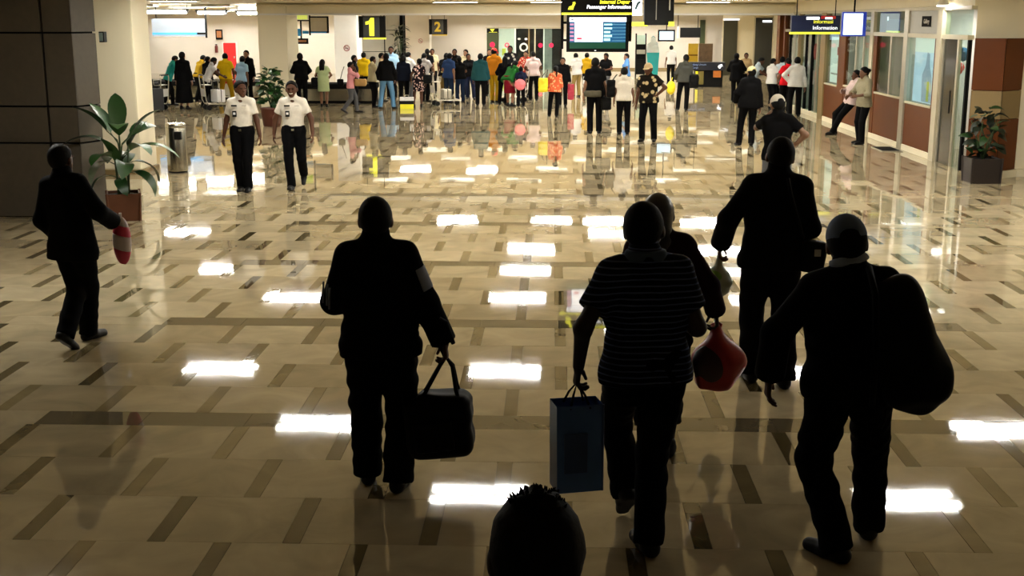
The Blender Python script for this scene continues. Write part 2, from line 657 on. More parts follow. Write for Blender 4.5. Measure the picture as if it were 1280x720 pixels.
def hand_shape(curl, h):
    """right hand, fingers along +y, thumb towards +x, palm facing -z; wrist at the origin"""
    key = (curl, h)
    if key in HANDS:
        return HANDS[key]
    F = Field(h)
    r = 0.0085
    F.u(cap((0, -0.035, 0), (0, 0.012, 0), 0.026, 0.027, ((0, 0, 1), 0.78)), 0.01)
    F.u(cap((-0.018, 0.02, 0), (-0.02, 0.07, 0), 0.021, 0.02, ((0, 0, 1), 0.62)), 0.012)
    F.u(cap((0.014, 0.02, 0), (0.019, 0.075, 0), 0.022, 0.021, ((0, 0, 1), 0.62)), 0.012)
    for x, y, l in ((-0.032, 0.078, 0.05), (-0.011, 0.088, 0.064), (0.011, 0.09, 0.068), (0.032, 0.084, 0.06)):
        p = V3(x, y - 0.01, 0)
        a, sp = 0.0, x * 0.9
        for j, fr in enumerate((0.46, 0.31, 0.23)):
            a += curl * (0.7, 0.9, 0.6)[j]
            d = V3(sp * math.cos(a), math.cos(a), -math.sin(a))
            q = p + d * l * fr * 1.12
            F.u(cap(p, q, r * (1.08 - 0.1 * j), r * (1.0 - 0.1 * j)), 0.004)
            p = q
    p = V3(0.026, 0.012, -0.003)
    q = p + V3(0.03, 0.03, -0.012 - 0.02 * curl)
    t = q + V3(0.008 - 0.014 * curl, 0.03, -0.004 - 0.014 * curl)
    F.u(cap(p, q, 0.014, 0.0105), 0.01)
    F.u(cap(q, t, 0.0102, 0.008), 0.004)
    HANDS[key] = F.mesh()
    return HANDS[key]


class Pose:
    def __init__(s, lean=(2, 0, 0), head=(0, 0, 0), fl=None, fr=None, hl=None, hr=None, el=None, er=None, curl=(0.45, 0.45),
                 drop=0.0, shift=(0, 0), fem=False, hdl=None, hdr=None):
        s.fem = fem
        fl = fl or (-0.1, 0.0, 0.0, 8, 0)
        fr = fr or (0.1, 0.0, 0.0, -8, 0)
        sw = 0.14 if fem else 0.152
        s.R = rotm(*lean)
        s.feet = []
        ank = []
        for (x, y, z, yaw, pit) in (fl, fr):
            Rf = rotm(0, 0, yaw) @ rotm(pit, 0, 0)
            ank.append(V3(x, y, z + 0.085))
            s.feet.append(Rf)
        hz = 0.9 - drop
        for _ in range(60):
            s.pel = V3(shift[0], shift[1], hz)
            hips = [s.pel + V3(sx * 0.088, 0, -0.01) for sx in (-1, 1)]
            if all(np.linalg.norm(hips[i] - ank[i]) < 0.806 for i in (0, 1)):
                break
            hz -= 0.006
        s.hips, s.ank, s.knee = hips, ank, []
        for i in (0, 1):
            k, a = ik(hips[i], ank[i], 0.41, 0.4, s.feet[i] @ V3(0, 1, 0.05))
            s.knee.append(k)
        U = lambda x, y, z: s.pel + s.R @ (V3(x, y, z) - V3(0, 0, 0.9))
        s.U = U
        s.sh = [U(-sw, -0.01, 1.352), U(sw, -0.01, 1.352)]
        s.neck = U(0, -0.008, 1.43)
        s.Rh = s.R @ rotm(head[1], head[2], head[0])
        s.hc = s.neck + s.Rh @ V3(0, 0.012, 0.108)
        hl = hl or (-0.27, 0.03, 0.79)
        hr = hr or (0.27, 0.03, 0.79)
        s.wr, s.el, s.hd = [], [], []
        for i, (hp, pole, hd) in enumerate(((hl, el or (-0.7, -0.8, 0), hdl), (hr, er or (0.7, -0.8, 0), hdr))):
            e, w = ik(s.sh[i], V3(*hp), 0.285, 0.255, V3(*pole))
            s.el.append(e)
            s.wr.append(w)
            s.hd.append(unit(V3(*hd)) if hd else unit(w - e))
        s.curl = curl

    def H(s, x, y, z):
        return s.hc + s.Rh @ V3(x, y, z)

    # -------- torso shapes, grown by e
    def torso(s, F, e, low=0.0):
        fl = (s.R @ V3(0, 1, 0))
        f = s.fem
        F.u(cap(s.U(-0.07, 0.0, 0.93), s.U(0.07, 0.0, 0.93), (0.108 if f else 0.1) + e, None, (fl, 0.86)), 0.03)
        F.u(cap(s.U(-0.05, 0.008, 1.07), s.U(0.05, 0.008, 1.07), (0.086 if f else 0.097) + e, None, (fl, 0.84)), 0.07)
        F.u(cap(s.U(-0.07, 0.004, 1.225), s.U(0.07, 0.004, 1.225), (0.094 if f else 0.104) + e, None, (fl, 0.84)), 0.08)
        if f:
            for sx in (-1, 1):
                F.u(ell(s.U(sx * 0.07, 0.085, 1.22), V3(0.06, 0.055, 0.06) + e * 0.5, s.R), 0.04)
        for i in (0, 1):
            F.u(cap(s.neck + s.R @ V3(0, -0.008, -0.025), s.sh[i], 0.048 + e * 0.5, 0.05 + e * 0.5), 0.04)

    def arm(s, F, i, e, upto=None, up=1.0, k=0.03, loose=0.0):
        """upto None: whole arm; else the sleeve ends at this share of the upper arm (<=1) or beyond the elbow (1..2)"""
        a, b, c = s.sh[i], s.el[i], s.wr[i]
        if upto is None or upto > 1:
            F.u(cap(a, b, 0.047 + e, 0.039 + e), 0.035)
            t = 1.0 if upto is None else upto - 1
            q = b + (c - b) * t
            if upto is None:
                F.u(cap(b, q, 0.041 + e, 0.027 + e), k)
            else:
                F.u(cap(b, q, 0.042 + e, 0.036 + e + loose, None, [(q, unit(c - b))]), k)
        else:
            q = a + (b - a) * upto
            F.u(cap(a, a + (b - a) * min(1, upto + 0.1), 0.05 + e, 0.048 + e + loose, None, [(q, unit(b - a))]), 0.035)

    def body(s, h, hh):
        F = Field(h)
        s.torso(F, -0.008)
        for i in (0, 1):
            s.arm(F, i, 0.0)
            F.u(cap(s.hips[i], s.knee[i], 0.085, 0.054), 0.04)
            F.u(cap(s.knee[i], s.knee[i] * 0.6 + s.ank[i] * 0.4 + s.feet[i] @ V3(0, -0.012, 0), 0.054, 0.052), 0.03)
            F.u(cap(s.knee[i] * 0.6 + s.ank[i] * 0.4, s.ank[i], 0.05, 0.036), 0.03)
            F.u(cap(s.ank[i] + s.feet[i] @ V3(0, -0.02, -0.04), s.ank[i] + s.feet[i] @ V3(0, 0.12, -0.052), 0.034, 0.024), 0.03)
        F.u(cap(s.neck - s.R @ V3(0, 0, 0.04), s.H(0, -0.012, -0.03), 0.056, 0.052), 0.03)
        # head: skull, jaw, face
        F.u(ell(s.H(0, -0.012, 0.022), (0.078, 0.096, 0.1), s.Rh), 0.02)
        F.u(cap(s.H(0, 0.032, -0.025), s.H(0, 0.058, -0.083), 0.056, 0.03), 0.03)
        for sx in (-1, 1):
            F.u(cap(s.H(sx * 0.045, 0.02, -0.02), s.H(sx * 0.02, 0.055, -0.08), 0.03, 0.022), 0.02)
            F.u(ell(s.H(sx * 0.083, -0.006, -0.004), (0.014, 0.025, 0.034), s.Rh), 0.006)
        if h < 0.011:
            for sx in (-1, 1):
                F.sub(ell(s.H(sx * 0.033, 0.094, 0.014), (0.02, 0.014, 0.012), s.Rh), 0.012)
                F.u(cap(s.H(sx * 0.012, 0.088, 0.033), s.H(sx * 0.05, 0.075, 0.034), 0.009, 0.008), 0.012)
        F.u(cap(s.H(0, 0.082, 0.015), s.H(0, 0.103, -0.024), 0.009, 0.014), 0.012)
        F.u(ell(s.H(0, 0.089, -0.056), (0.024, 0.01, 0.01), s.Rh), 0.008)
        out = [F.mesh()]
        for i in (0, 1):
            v, f = hand_shape(s.curl[i], hh)
            y = s.hd[i]
            side = s.R @ V3(1 if i == 0 else -1, 0, 0)       # palm looks at the thigh
            z = -unit(side - y * (side @ y))
            if i == 1:
                v, f = v * V3(-1, 1, 1), f[:, ::-1]
            M = np.stack([np.cross(y, z), y, z], 1)
            out.append((v @ M.T + s.wr[i], f))
        return join(out)

    def eye(s, sx, h):
        return Field(h).u(ell(s.H(sx * 0.033, 0.081, 0.014), (0.016, 0.009, 0.009), s.Rh), 0.001).mesh()

    def mouth(s, h):
        F = Field(h)
        for t in np.linspace(-1, 1, 7):
            F.u(ell(s.H(t * 0.022, 0.098 - 0.006 * t * t, -0.056 + 0.006 * t * t), (0.007, 0.005, 0.0055), s.Rh), 0.004)
        return F.mesh()

    def hair(s, kind, h):
        F = Field(h)
        g = 0.012
        F.u(ell(s.H(0, -0.016, 0.026), (0.08 + g, 0.098 + g, 0.1 + g), s.Rh), 0.01)
        if kind == 'short':
            F.keep(half(s.H(0, 0.035, 0.055), s.Rh @ V3(0, 0.8, -0.6)), 0.01)
            F.keep(half(s.H(0, -0.02, -0.055), s.Rh @ V3(0, 0.15, -1)), 0.01)
        else:
            F.keep(half(s.H(0, 0.03, 0.045), s.Rh @ V3(0, 0.85, -0.52)), 0.01)
            if kind == 'long':
                F.u(cap(s.H(-0.035, -0.06, 0.0), s.H(-0.045, -0.085, -0.23), 0.062, 0.045), 0.03)
                F.u(cap(s.H(0.035, -0.06, 0.0), s.H(0.045, -0.085, -0.23), 0.062, 0.045), 0.03)
            if kind == 'bun':
                F.u(ell(s.H(0, -0.12, 0.03), (0.045, 0.045, 0.045), s.Rh), 0.01)
            if kind == 'tail':
                F.u(cap(s.H(0, -0.1, 0.03), s.H(0, -0.14, -0.05), 0.03, 0.03), 0.01)
                F.u(cap(s.H(0, -0.14, -0.05), s.H(0, -0.12, -0.22), 0.03, 0.018), 0.01)
            if kind == 'tuft':
                for a, b, t in ((0.0, 0, 0.158), (0.018, -0.02, 0.15), (-0.018, -0.01, 0.15), (0.0, 0.03, 0.148), (0.032, 0, 0.142), (-0.034, 0, 0.14)):
                    F.u(cap(s.H(a * 0.9, b - 0.02, 0.108), s.H(a * 1.1 + 0.004, b * 1.2 - 0.02, t - 0.006), 0.016, 0.004), 0.02)
                F.wrinkle(0.0015, 90, 3)
        return F.mesh()

    def cap_hat(s, h):
        """baseball cap with an open half-moon above its strap at the back"""
        F = Field(h)
        F.u(ell(s.H(0, -0.012, 0.04), (0.092, 0.113, 0.108), s.Rh), 0.01)
        F.keep(half(s.H(0, 0, 0.03), s.Rh @ V3(0, 0.12, -1)), 0.008)
        F.sub(ell(s.H(0, -0.125, 0.052), (0.042, 0.05, 0.026), s.Rh), 0.004)
        F.u(ell(s.H(0, 0.115, 0.03), (0.074, 0.075, 0.013), s.Rh @ rotm(8, 0, 0)), 0.012)
        return F.mesh()

    def scarf(s, h):
        F = Field(h)
        F.u(ell(s.H(0, -0.016, 0.026), (0.096, 0.114, 0.118), s.Rh), 0.01)
        F.u(cap(s.H(0, -0.03, -0.04), s.neck + s.R @ V3(0, -0.015, -0.03), 0.07, 0.085), 0.03)
        F.sub(ell(s.H(0, 0.12, -0.02), (0.062, 0.085, 0.085), s.Rh), 0.01)
        return F.mesh()

    def top(s, kind, h, bulk=0.0, wr=0.0, seed=1):
        F = Field(h)
        e = {'tee': 0.012, 'shirt': 0.014, 'long': 0.016, 'jacket': 0.022, 'suit': 0.02, 'dress': 0.01, 'blouse': 0.014, 'robe': 0.02}[kind] + bulk
        s.torso(F, e)
        hem = {'tee': 0.84, 'shirt': 0.93, 'long': 0.84, 'jacket': 0.8, 'suit': 0.72, 'dress': 0.55, 'blouse': 0.82, 'robe': 0.2}[kind]
        fl = s.R @ V3(0, 1, 0)
        if kind in ('tee', 'long', 'blouse', 'jacket'):
            F.u(cap(s.U(-0.08, 0, hem + 0.02), s.U(0.08, 0, hem + 0.02), 0.108 + e, None, (fl, 0.85)), 0.05)
        if kind == 'suit':
            F.u(cap(s.U(-0.085, -0.01, 0.8), s.U(0.085, -0.01, 0.8), 0.118 + e, None, (fl, 0.8)), 0.06)
        if kind in ('dress', 'robe'):
            lo = V3(s.pel[0], (s.ank[0][1] + s.ank[1][1]) / 2, hem)
            F.u(cap(s.U(0, 0, 0.92), lo, 0.16 + e, 0.21 if kind == 'dress' else 0.27, (fl, 0.85)), 0.05)
        if wr:
            F.wrinkle(wr, 22, seed)
        if kind in ('suit', 'dress', 'robe'):
            F.keep(half((0, 0, hem), (0, 0, -1)), 0.006)
        else:
            F.keep(half(s.U(0, 0, hem), s.R @ V3(0, 0, -1)), 0.006)
        upto = {'tee': 0.66, 'shirt': 0.68, 'long': 1.93, 'jacket': 1.96, 'suit': 1.96, 'dress': 0.5, 'blouse': 1.4, 'robe': 1.9}[kind]
        for i in (0, 1):
            s.arm(F, i, e * 0.6 + (0.004 if kind in ('jacket', 'suit') else 0.0), upto, loose=0.008)
        F.u(cap(s.neck, s.neck + s.R @ V3(0, 0.005, 0.05 if kind == 'jacket' else 0.035), 0.066 + 0.3 * e, 0.061 + 0.3 * e), 0.025)
        return F.mesh()

    def bottom(s, kind, h, bulk=0.0, wr=0.0, seed=1):
        F = Field(h)
        e = 0.012 + bulk
        fl = V3(0, 1, 0)
        if kind == 'skirt':
            lo = V3(s.pel[0], (s.ank[0][1] + s.ank[1][1]) / 2, 0.42)
            F.u(cap(s.pel + V3(0, 0, 0.1), lo, 0.13, 0.2, (fl, 0.82)), 0.03)
            F.keep(half((0, 0, 0.42), (0, 0, -1)))
            F.keep(half(s.pel + V3(0, 0, 0.12), (0, 0, 1)))
            return F.mesh()
        F.u(cap(s.pel + V3(-0.065, 0, 0.03), s.pel + V3(0.065, 0, 0.03), 0.112 + e, None, (fl, 0.88)), 0.02)
        for i in (0, 1):
            k, a = s.knee[i], s.ank[i]
            F.u(cap(s.hips[i] + V3(0, 0, 0.0), k, 0.092 + e, 0.06 + e), 0.022)
            if kind == 'shorts':
                continue
            d = unit(a - k)
            end = a + d * (0.035 if kind != 'capri' else -0.14)
            F.u(cap(k, end + d * 0.03, 0.06 + e, 0.054 + e, None, [(end, d)]), 0.02)
        if wr:
            F.wrinkle(wr, 26, seed)
        F.keep(half(s.pel + s.R @ V3(0, 0, 0.12), s.R @ V3(0, 0, 1)))
        if kind == 'shorts':
            F.keep(half((0, 0, 0.5), (0, 0, -1)))
        return F.mesh()

    def shoe(s, i, h):
        F = Field(h)
        q = lambda x, y, z: s.ank[i] + s.feet[i] @ V3(x, y, z)
        F.u(cap(q(0, -0.035, -0.05), q(0, 0.05, -0.05), 0.044, 0.045), 0.02)
        F.u(cap(q(0, 0.05, -0.055), q(0.006 * (1 if i == 0 else -1), 0.155, -0.062), 0.046, 0.036), 0.02)
        F.u(cap(q(0, -0.012, -0.03), q(0, -0.012, 0.0), 0.045, 0.047), 0.02)
        F.keep(half(q(0, 0, -0.083), s.feet[i] @ V3(0, 0, -1)), 0.004)
        return F.mesh()


CACHE = {}


def cached(key, name, fn):
    if key not in CACHE:
        CACHE[key] = to_mesh(name, fn())
    return CACHE[key]


def cloth(name, c, pattern=None, c2=None, rough=0.9):
    if name in MATS:
        return MATS[name]
    if pattern is None:
        return mat(name, c, rough, var=0.15, scale=30, bump=0.15, spec=0.06)
    m = mat(name, c, rough, var=0, spec=0.06)
    nt = m.node_tree
    b = nt.nodes['Principled BSDF']
    tc = nt.nodes.new('ShaderNodeTexCoord')
    mx = nt.nodes.new('ShaderNodeMix')
    mx.data_type = 'RGBA'
    mx.inputs[6].default_value = tuple(c) + (1,)
    mx.inputs[7].default_value = tuple(c2) + (1,)
    if pattern == 'stripes':
        w = nt.nodes.new('ShaderNodeTexWave')
        w.bands_direction = 'Z'
        w.inputs['Scale'].default_value = 11.5
        w.inputs['Distortion'].default_value = 0.6
        w.inputs['Detail'].default_value = 1
        fac = w.outputs['Fac']
        lo, hi = 0.8, 0.9
    else:
        w = nt.nodes.new('ShaderNodeTexVoronoi')
        w.inputs['Scale'].default_value = {'floral': 13, 'spots': 9}[pattern]
        fac = w.outputs['Distance']
        lo, hi = 0.42, 0.3
    nt.links.new(tc.outputs['Object'], w.inputs['Vector'])
    mr = nt.nodes.new('ShaderNodeMapRange')
    mr.inputs[1].default_value, mr.inputs[2].default_value = lo, hi
    nt.links.new(fac, mr.inputs[0])
    nt.links.new(mr.outputs[0], mx.inputs[0])
    nt.links.new(mx.outputs[2], b.inputs['Base Color'])
    return m


m_skin = mat('brown skin', (0.075, 0.028, 0.012), 0.55, var=0.1, scale=12, spec=0.25)
m_hair = mat('black hair', (0.003, 0.0026, 0.0024), 0.7, var=0.2, scale=60, bump=0.2, spec=0.12)
m_shoe = mat('black shoe leather', (0.004, 0.0035, 0.0035), 0.5, var=0.1, spec=0.2)
m_eye = mat('dark eye', (0.004, 0.003, 0.003), 0.2, var=0)
m_teeth = mat('teeth', (0.7, 0.66, 0.58), 0.4, var=0)

POSES = {}


def person(pose_key, pose, label, loc, rz, height, top, top_m, bot, bot_m, hair='short', head_m=None, h=0.018, hh=0.008, group=None,
           bulk=0.0, bot_bulk=0.0, wr=0.0, seed=1, face=False, skin=None, shoe_m=None, hair_m=None):
    """an Empty at the feet that parents body, clothes, shoes, hair; meshes are shared between people of one pose"""
    p = thing('person', label, 'person', loc, rz, group)
    s = height / 1.665
    p.scale = (s, s, s)
    put('body', cached((pose_key, 'body', h), 'body', lambda: pose.body(h, hh)), skin or m_skin, p)
    tn = {'tee': 'shirt', 'shirt': 'shirt', 'long': 'shirt', 'jacket': 'jacket', 'suit': 'jacket', 'dress': 'dress', 'blouse': 'blouse', 'robe': 'robe'}[top]
    put(tn, cached((pose_key, top, h, bulk, seed), tn, lambda: pose.top(top, h * (0.85 if h > 0.011 else 1), bulk, wr, seed)), top_m, p)
    if bot:
        bn = {'trousers': 'trousers', 'capri': 'trousers', 'jeans': 'jeans', 'skirt': 'skirt', 'shorts': 'shorts'}[bot]
        put(bn, cached((pose_key, bot, h, bot_bulk, seed), bn, lambda: pose.bottom(bot, h * (0.85 if h > 0.011 else 1), bot_bulk, wr, seed)), bot_m, p)
    for i in (0, 1):
        put('shoe', cached((pose_key, 'shoe', i, h), 'shoe', lambda: pose.shoe(i, min(h, 0.012))), shoe_m or m_shoe, p)
    if hair in ('short', 'long', 'bun', 'tail', 'tuft'):
        put('hair', cached((pose_key, hair, h), 'hair', lambda: pose.hair(hair, min(h, 0.012))), hair_m or m_hair, p)
    if hair == 'cap':
        put('hair', cached((pose_key, 'short', h), 'hair', lambda: pose.hair('short', min(h, 0.012))), m_hair, p)
        put('peaked_cap', cached((pose_key, 'cap', h), 'peaked_cap', lambda: pose.cap_hat(0.006)), head_m, p)
    if hair == 'scarf':
        put('headscarf', cached((pose_key, 'scarf', h), 'headscarf', lambda: pose.scarf(min(h, 0.012))), head_m, p)
    if face:
        for sx in (-1, 1):
            put('eye', cached((pose_key, 'eye', sx), 'eye', lambda: pose.eye(sx, 0.004)), m_eye, p)
    return p

# ------------------------------------------------------------------ the people near the camera, and what they carry
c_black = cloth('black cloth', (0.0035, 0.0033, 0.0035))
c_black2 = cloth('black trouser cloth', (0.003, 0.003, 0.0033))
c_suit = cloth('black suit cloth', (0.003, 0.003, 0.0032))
c_navy = cloth('navy cloth', (0.01, 0.014, 0.035))
m_strap = mat('black strap', (0.003, 0.003, 0.003), 0.8, var=0.1, spec=0.1)
m_nylon = mat('black nylon', (0.0032, 0.0032, 0.0032), 0.6, var=0.15, scale=20, bump=0.1, spec=0.08)
G = 0.0095


def world_pt(p, loc, rz, height):
    s = height / 1.665
    a = RAD(rz)
    x, y, z = p[0] * s, p[1] * s, p[2] * s
    return V3(loc[0] + x * math.cos(a) - y * math.sin(a), loc[1] + x * math.sin(a) + y * math.cos(a), loc[2] + z)


def grip(pose, i, loc, rz, height, d=0.085):
    return world_pt(pose.wr[i] + pose.hd[i] * d, loc, rz, height)


def bagmesh(name, F):
    return to_mesh(name, F.mesh())


# man with the black holdall
P2 = Pose(lean=(1, -1, 0), head=(4, 4, 0), fl=(-0.105, 0.12, 0, 10, 0), fr=(0.085, 0.0, 0, -10, 0), hl=(-0.1, 0.25, 1.05), el=(-0.7, -0.5, -0.5),
          hr=(0.36, 0.04, 0.82), er=(0.25, -1, 0), curl=(0.4, 1.0), hdr=(0.12, 0.05, -1))
L2, H2 = (-0.93, 6.38, 0), 1.66
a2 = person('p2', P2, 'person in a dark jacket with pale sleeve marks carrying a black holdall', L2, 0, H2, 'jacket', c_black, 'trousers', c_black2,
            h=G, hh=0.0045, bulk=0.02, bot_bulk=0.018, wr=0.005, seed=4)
m_mark = mat('grey blue sleeve mark', (0.2, 0.23, 0.33), 0.7, var=0.1)
g = P2
sl = g.sh[1] + (g.el[1] - g.sh[1]) * 0.42
F = Field(0.006)
g.arm(F, 1, 0.033, 1.4)
F.keep(half(g.sh[1] + (g.el[1] - g.sh[1]) * 0.3, unit(g.sh[1] - g.el[1])), 0.003)
F.keep(half(g.sh[1] + (g.el[1] - g.sh[1]) * 0.75, unit(g.el[1] - g.sh[1])), 0.003)
F.keep(half(sl + V3(0.03, 0, 0), (-1, 0, -0.35)), 0.003)
put('sleeve_patch', to_mesh('sleeve_patch', F.mesh()), m_mark, a2)
e_, w_ = g.el[0], g.sh[0]
for t, off in ((0.72, 0.01), (0.78, 0.035), (0.86, 0.055)):
    c = w_ + (e_ - w_) * t
    o = V3(-0.075 + off, -0.088 + 0.0 * off, 0)
    MB().tube([c + o + V3(0.004, 0, 0.06), c + o, c + o + V3(-0.004, 0.004, -0.06)], 0.006, 6).build('sleeve_stripe', m_mark, a2, True)
gr = grip(P2, 1, L2, 0, H2)
bc = (gr[0] - 0.045, gr[1] - 0.02, 0.375)
hb = thing('holdall', 'black holdall with two short straps carried low at the side', 'bag', (bc[0], bc[1], bc[2]))
F = Field(0.009)
F.u(rbox((0, 0, 0), (0.185, 0.11, 0.17), 0.06, rotm(0, -7, 0)), 0.02).u(rbox((0.03, 0.01, 0.1), (0.15, 0.09, 0.09), 0.05, rotm(0, 4, 0)), 0.04).wrinkle(0.005, 16, 2)
put('bag_body', bagmesh('bag_body', F), m_nylon, hb)
F = Field(0.008)
F.u(rbox((-0.02, -0.105, -0.03), (0.11, 0.022, 0.09), 0.02, rotm(0, -7, 0)), 0.02)
put('front_pocket', bagmesh('front_pocket', F), m_nylon, hb)
top = gr - V3(*bc)
for yy in (-0.06, 0.06):
    MB().tube([(-0.12, yy, 0.12), (-0.07, yy * 0.8, 0.2), (top[0] - 0.03, yy * 0.3, top[2] - 0.03), (top[0], 0.02, top[2]), (top[0] + 0.035, yy * 0.3, top[2] - 0.04), (0.1, yy * 0.8, 0.22), (0.13, yy, 0.12)], 0.011, 8).build('strap', m_strap, hb, True)
sb = gr - V3(*bc) + V3(-0.02, 0, 0.3)
MB().tube([top + V3(-0.01, 0.02, 0.0), top + V3(-0.035, -0.07, 0.12), top + V3(-0.045, -0.09, 0.26), top + V3(0.0, -0.09, 0.22), top + V3(0.045, -0.07, 0.1)], [0.012, 0.016, 0.02, 0.02, 0.012], 8).build('shoulder_strap', m_strap, hb, True)

# man in the striped shirt with the blue carrier bag
P3 = Pose(lean=(2, -2, 8), head=(-22, 6, 0), fl=(-0.06, 0.34, 0.1, 10, 40), fr=(0.03, -0.02, 0, 16, 0), hl=(-0.31, 0.02, 0.9), el=(-0.4, -0.9, 0),
          hr=(0.16, 0.3, 1.05), er=(0.4, -0.6, -0.5), curl=(1.0, 0.6), hdl=(-0.12, 0.03, -1), shift=(0.0, 0.02))
L3, H3 = (0.46, 5.62, 0), 1.74
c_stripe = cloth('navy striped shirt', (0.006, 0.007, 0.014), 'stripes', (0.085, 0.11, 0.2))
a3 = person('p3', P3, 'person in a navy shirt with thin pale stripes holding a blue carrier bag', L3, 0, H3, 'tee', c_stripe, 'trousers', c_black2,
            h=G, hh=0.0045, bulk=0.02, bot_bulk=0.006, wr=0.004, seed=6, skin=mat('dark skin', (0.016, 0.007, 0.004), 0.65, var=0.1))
F = Field(0.006)
F.u(cap(P3.neck + P3.R @ V3(-0.03, -0.02, 0.0), P3.neck + P3.R @ V3(0.03, -0.02, 0.0), 0.068, None, (P3.R @ V3(0, 1, 0), 0.9)), 0.01)
F.keep(half(P3.neck + V3(0, 0, 0.03), (0, 0, 1)), 0.004).keep(half(P3.neck - V3(0, 0, 0.02), (0, 0, -1)), 0.004)
put('collar', to_mesh('collar', F.mesh()), mat('denim blue collar', (0.04, 0.07, 0.13), 0.9, var=0.1), a3)
gr = grip(P3, 0, L3, 0, H3)
bb = thing('carrier_bag', 'tall blue carrier bag hanging from the striped shirt wearer\'s hand', 'bag', (gr[0] + 0.005, gr[1], 0.325), rz=14)
m_blue = mat('blue laminated paper', (0.05, 0.13, 0.4), 0.4, var=0.25, scale=9, bump=0.15)
m_blue2 = mat('dark blue gusset', (0.025, 0.06, 0.2), 0.4, var=0.2)
W, D, Hh = 0.115, 0.075, 0.44
v = [(-W, -D, 0), (W, -D, 0), (W, D, 0), (-W, D, 0), (-W * 1.03, -D * 0.95, Hh), (W * 0.98, -D * 0.9, Hh), (W * 0.98, D * 0.9, Hh), (-W * 1.03, D * 0.95, Hh)]
MB().add(v, [(0, 3, 2, 1), (0, 1, 5, 4)]).add([(x * 1.0, y, z) for x, y, z in v], [(2, 3, 7, 6)]).build('front_panel', m_blue, bb)
MB().add(v, [(1, 2, 6, 5)]).add(v, [(3, 0, 4, 7)]).build('gusset', m_blue2, bb)
MB().tube([(W * 0.99, -D * 0.97, 0.0), (W * 0.99, -D * 0.95, Hh)], 0.005, 6).build('edge_fold', m_blue2, bb)
MB().box(-W * 0.7, -D - 0.004, 0.1, W * 0.3, -D + 0.004, 0.3, 0.002).build('printed_patch', m_blue2, bb)
for yy in (-D * 0.9, D * 0.9):
    MB().tube([(-0.05, yy, Hh - 0.02), (-0.03, yy * 0.6, Hh + 0.04), (0, 0, gr[2] - 0.325 + 0.01), (0.03, yy * 0.6, Hh + 0.04), (0.05, yy, Hh - 0.02)], 0.006, 6).build('handle', m_blackmatte, bb, True)

# person in a dark headscarf with the red bag, just ahead of the striped shirt
P4 = Pose(lean=(3, -4, 0), head=(-12, 4, 0), fl=(-0.1, -0.02, 0, 6, 0), fr=(0.06, 0.1, 0, -8, 0), hl=(-0.2, 0.25, 0.95), hr=(0.33, 0.12, 0.92),
          er=(0.3, -1, 0.1), curl=(0.6, 1.0), fem=True, hdr=(0.1, 0.1, -1))
L4, H4 = (0.66, 6.9, 0), 1.6
c_maroon = cloth('dark maroon cloth', (0.018, 0.006, 0.008))
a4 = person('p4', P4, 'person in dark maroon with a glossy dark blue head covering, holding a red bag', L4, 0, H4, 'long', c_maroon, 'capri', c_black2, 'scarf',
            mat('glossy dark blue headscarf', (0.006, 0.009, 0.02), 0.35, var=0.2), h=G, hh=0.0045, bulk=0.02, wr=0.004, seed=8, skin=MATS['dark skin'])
gr = grip(P4, 1, L4, 0, H4)
rb = thing('shopping_bag', 'bulging red carrier bag with a dark back panel held by its knotted top', 'bag', (gr[0] + 0.02, gr[1], gr[2] - 0.215))
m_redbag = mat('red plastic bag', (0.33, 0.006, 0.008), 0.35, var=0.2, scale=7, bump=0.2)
m_redbag2 = mat('dark red print', (0.025, 0.003, 0.004), 0.45, var=0.2)  # dark print over most of the near side
F = Field(0.008)
F.u(ell((0.0, 0, -0.01), (0.165, 0.1, 0.145)), 0.03).u(cap((0, 0, 0.06), (-0.02, 0, 0.2), 0.08, 0.035), 0.06).u(rbox((-0.03, 0, -0.1), (0.1, 0.08, 0.07), 0.03), 0.05).wrinkle(0.006, 20, 3)
put('bag_body', bagmesh('bag_body', F), m_redbag, rb)
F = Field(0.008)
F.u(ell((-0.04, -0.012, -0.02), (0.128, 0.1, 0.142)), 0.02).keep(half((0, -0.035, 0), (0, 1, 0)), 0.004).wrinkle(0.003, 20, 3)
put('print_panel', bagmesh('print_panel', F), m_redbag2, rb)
MB().tube([(-0.03, 0, 0.2), (-0.045, 0, 0.22), (-0.02, 0, 0.235), (0.005, 0, 0.22), (0.0, 0, 0.2)], 0.012, 8).build('handle', m_redbag, rb, True)

# tall man in the dark jacket, further on
P5 = Pose(lean=(1, 2, 0), head=(0, 8, 3), fl=(-0.1, 0.05, 0, 8, 0), fr=(0.1, -0.1, 0, -4, 0), hl=(-0.33, 0.1, 0.93), el=(-0.5, -0.8, 0), hr=(0.17, 0.24, 1.06),
          er=(0.35, -0.7, -0.5), curl=(1.0, 0.6), hdl=(-0.05, 0.1, -1))
L5, H5 = (1.57, 8.53, 0), 1.78
a5 = person('p5', P5, 'tall person in a bulky black jacket holding a white and green carrier', L5, 0, H5, 'jacket', c_black, 'trousers', c_black2, h=G, hh=0.0045, bulk=0.016, bot_bulk=0.01, wr=0.005, seed=9)
gr = grip(P5, 0, L5, 0, H5)
wb = thing('plastic_bag', 'small white and green plastic bag in the tall person\'s hand', 'bag', (gr[0], gr[1], gr[2] - 0.17))
F = Field(0.007)
F.u(ell((0, 0, -0.02), (0.1, 0.08, 0.11)), 0.03).u(cap((0, 0, 0.05), (0, 0, 0.17), 0.045, 0.02), 0.04).wrinkle(0.005, 26, 5)
put('bag_body', bagmesh('bag_body', F), mat('white plastic bag', (0.34, 0.38, 0.3), 0.4, var=0.2), wb)
F = Field(0.007)
F.u(ell((-0.03, -0.006, 0.03), (0.075, 0.08, 0.055)), 0.02).wrinkle(0.003, 26, 5)
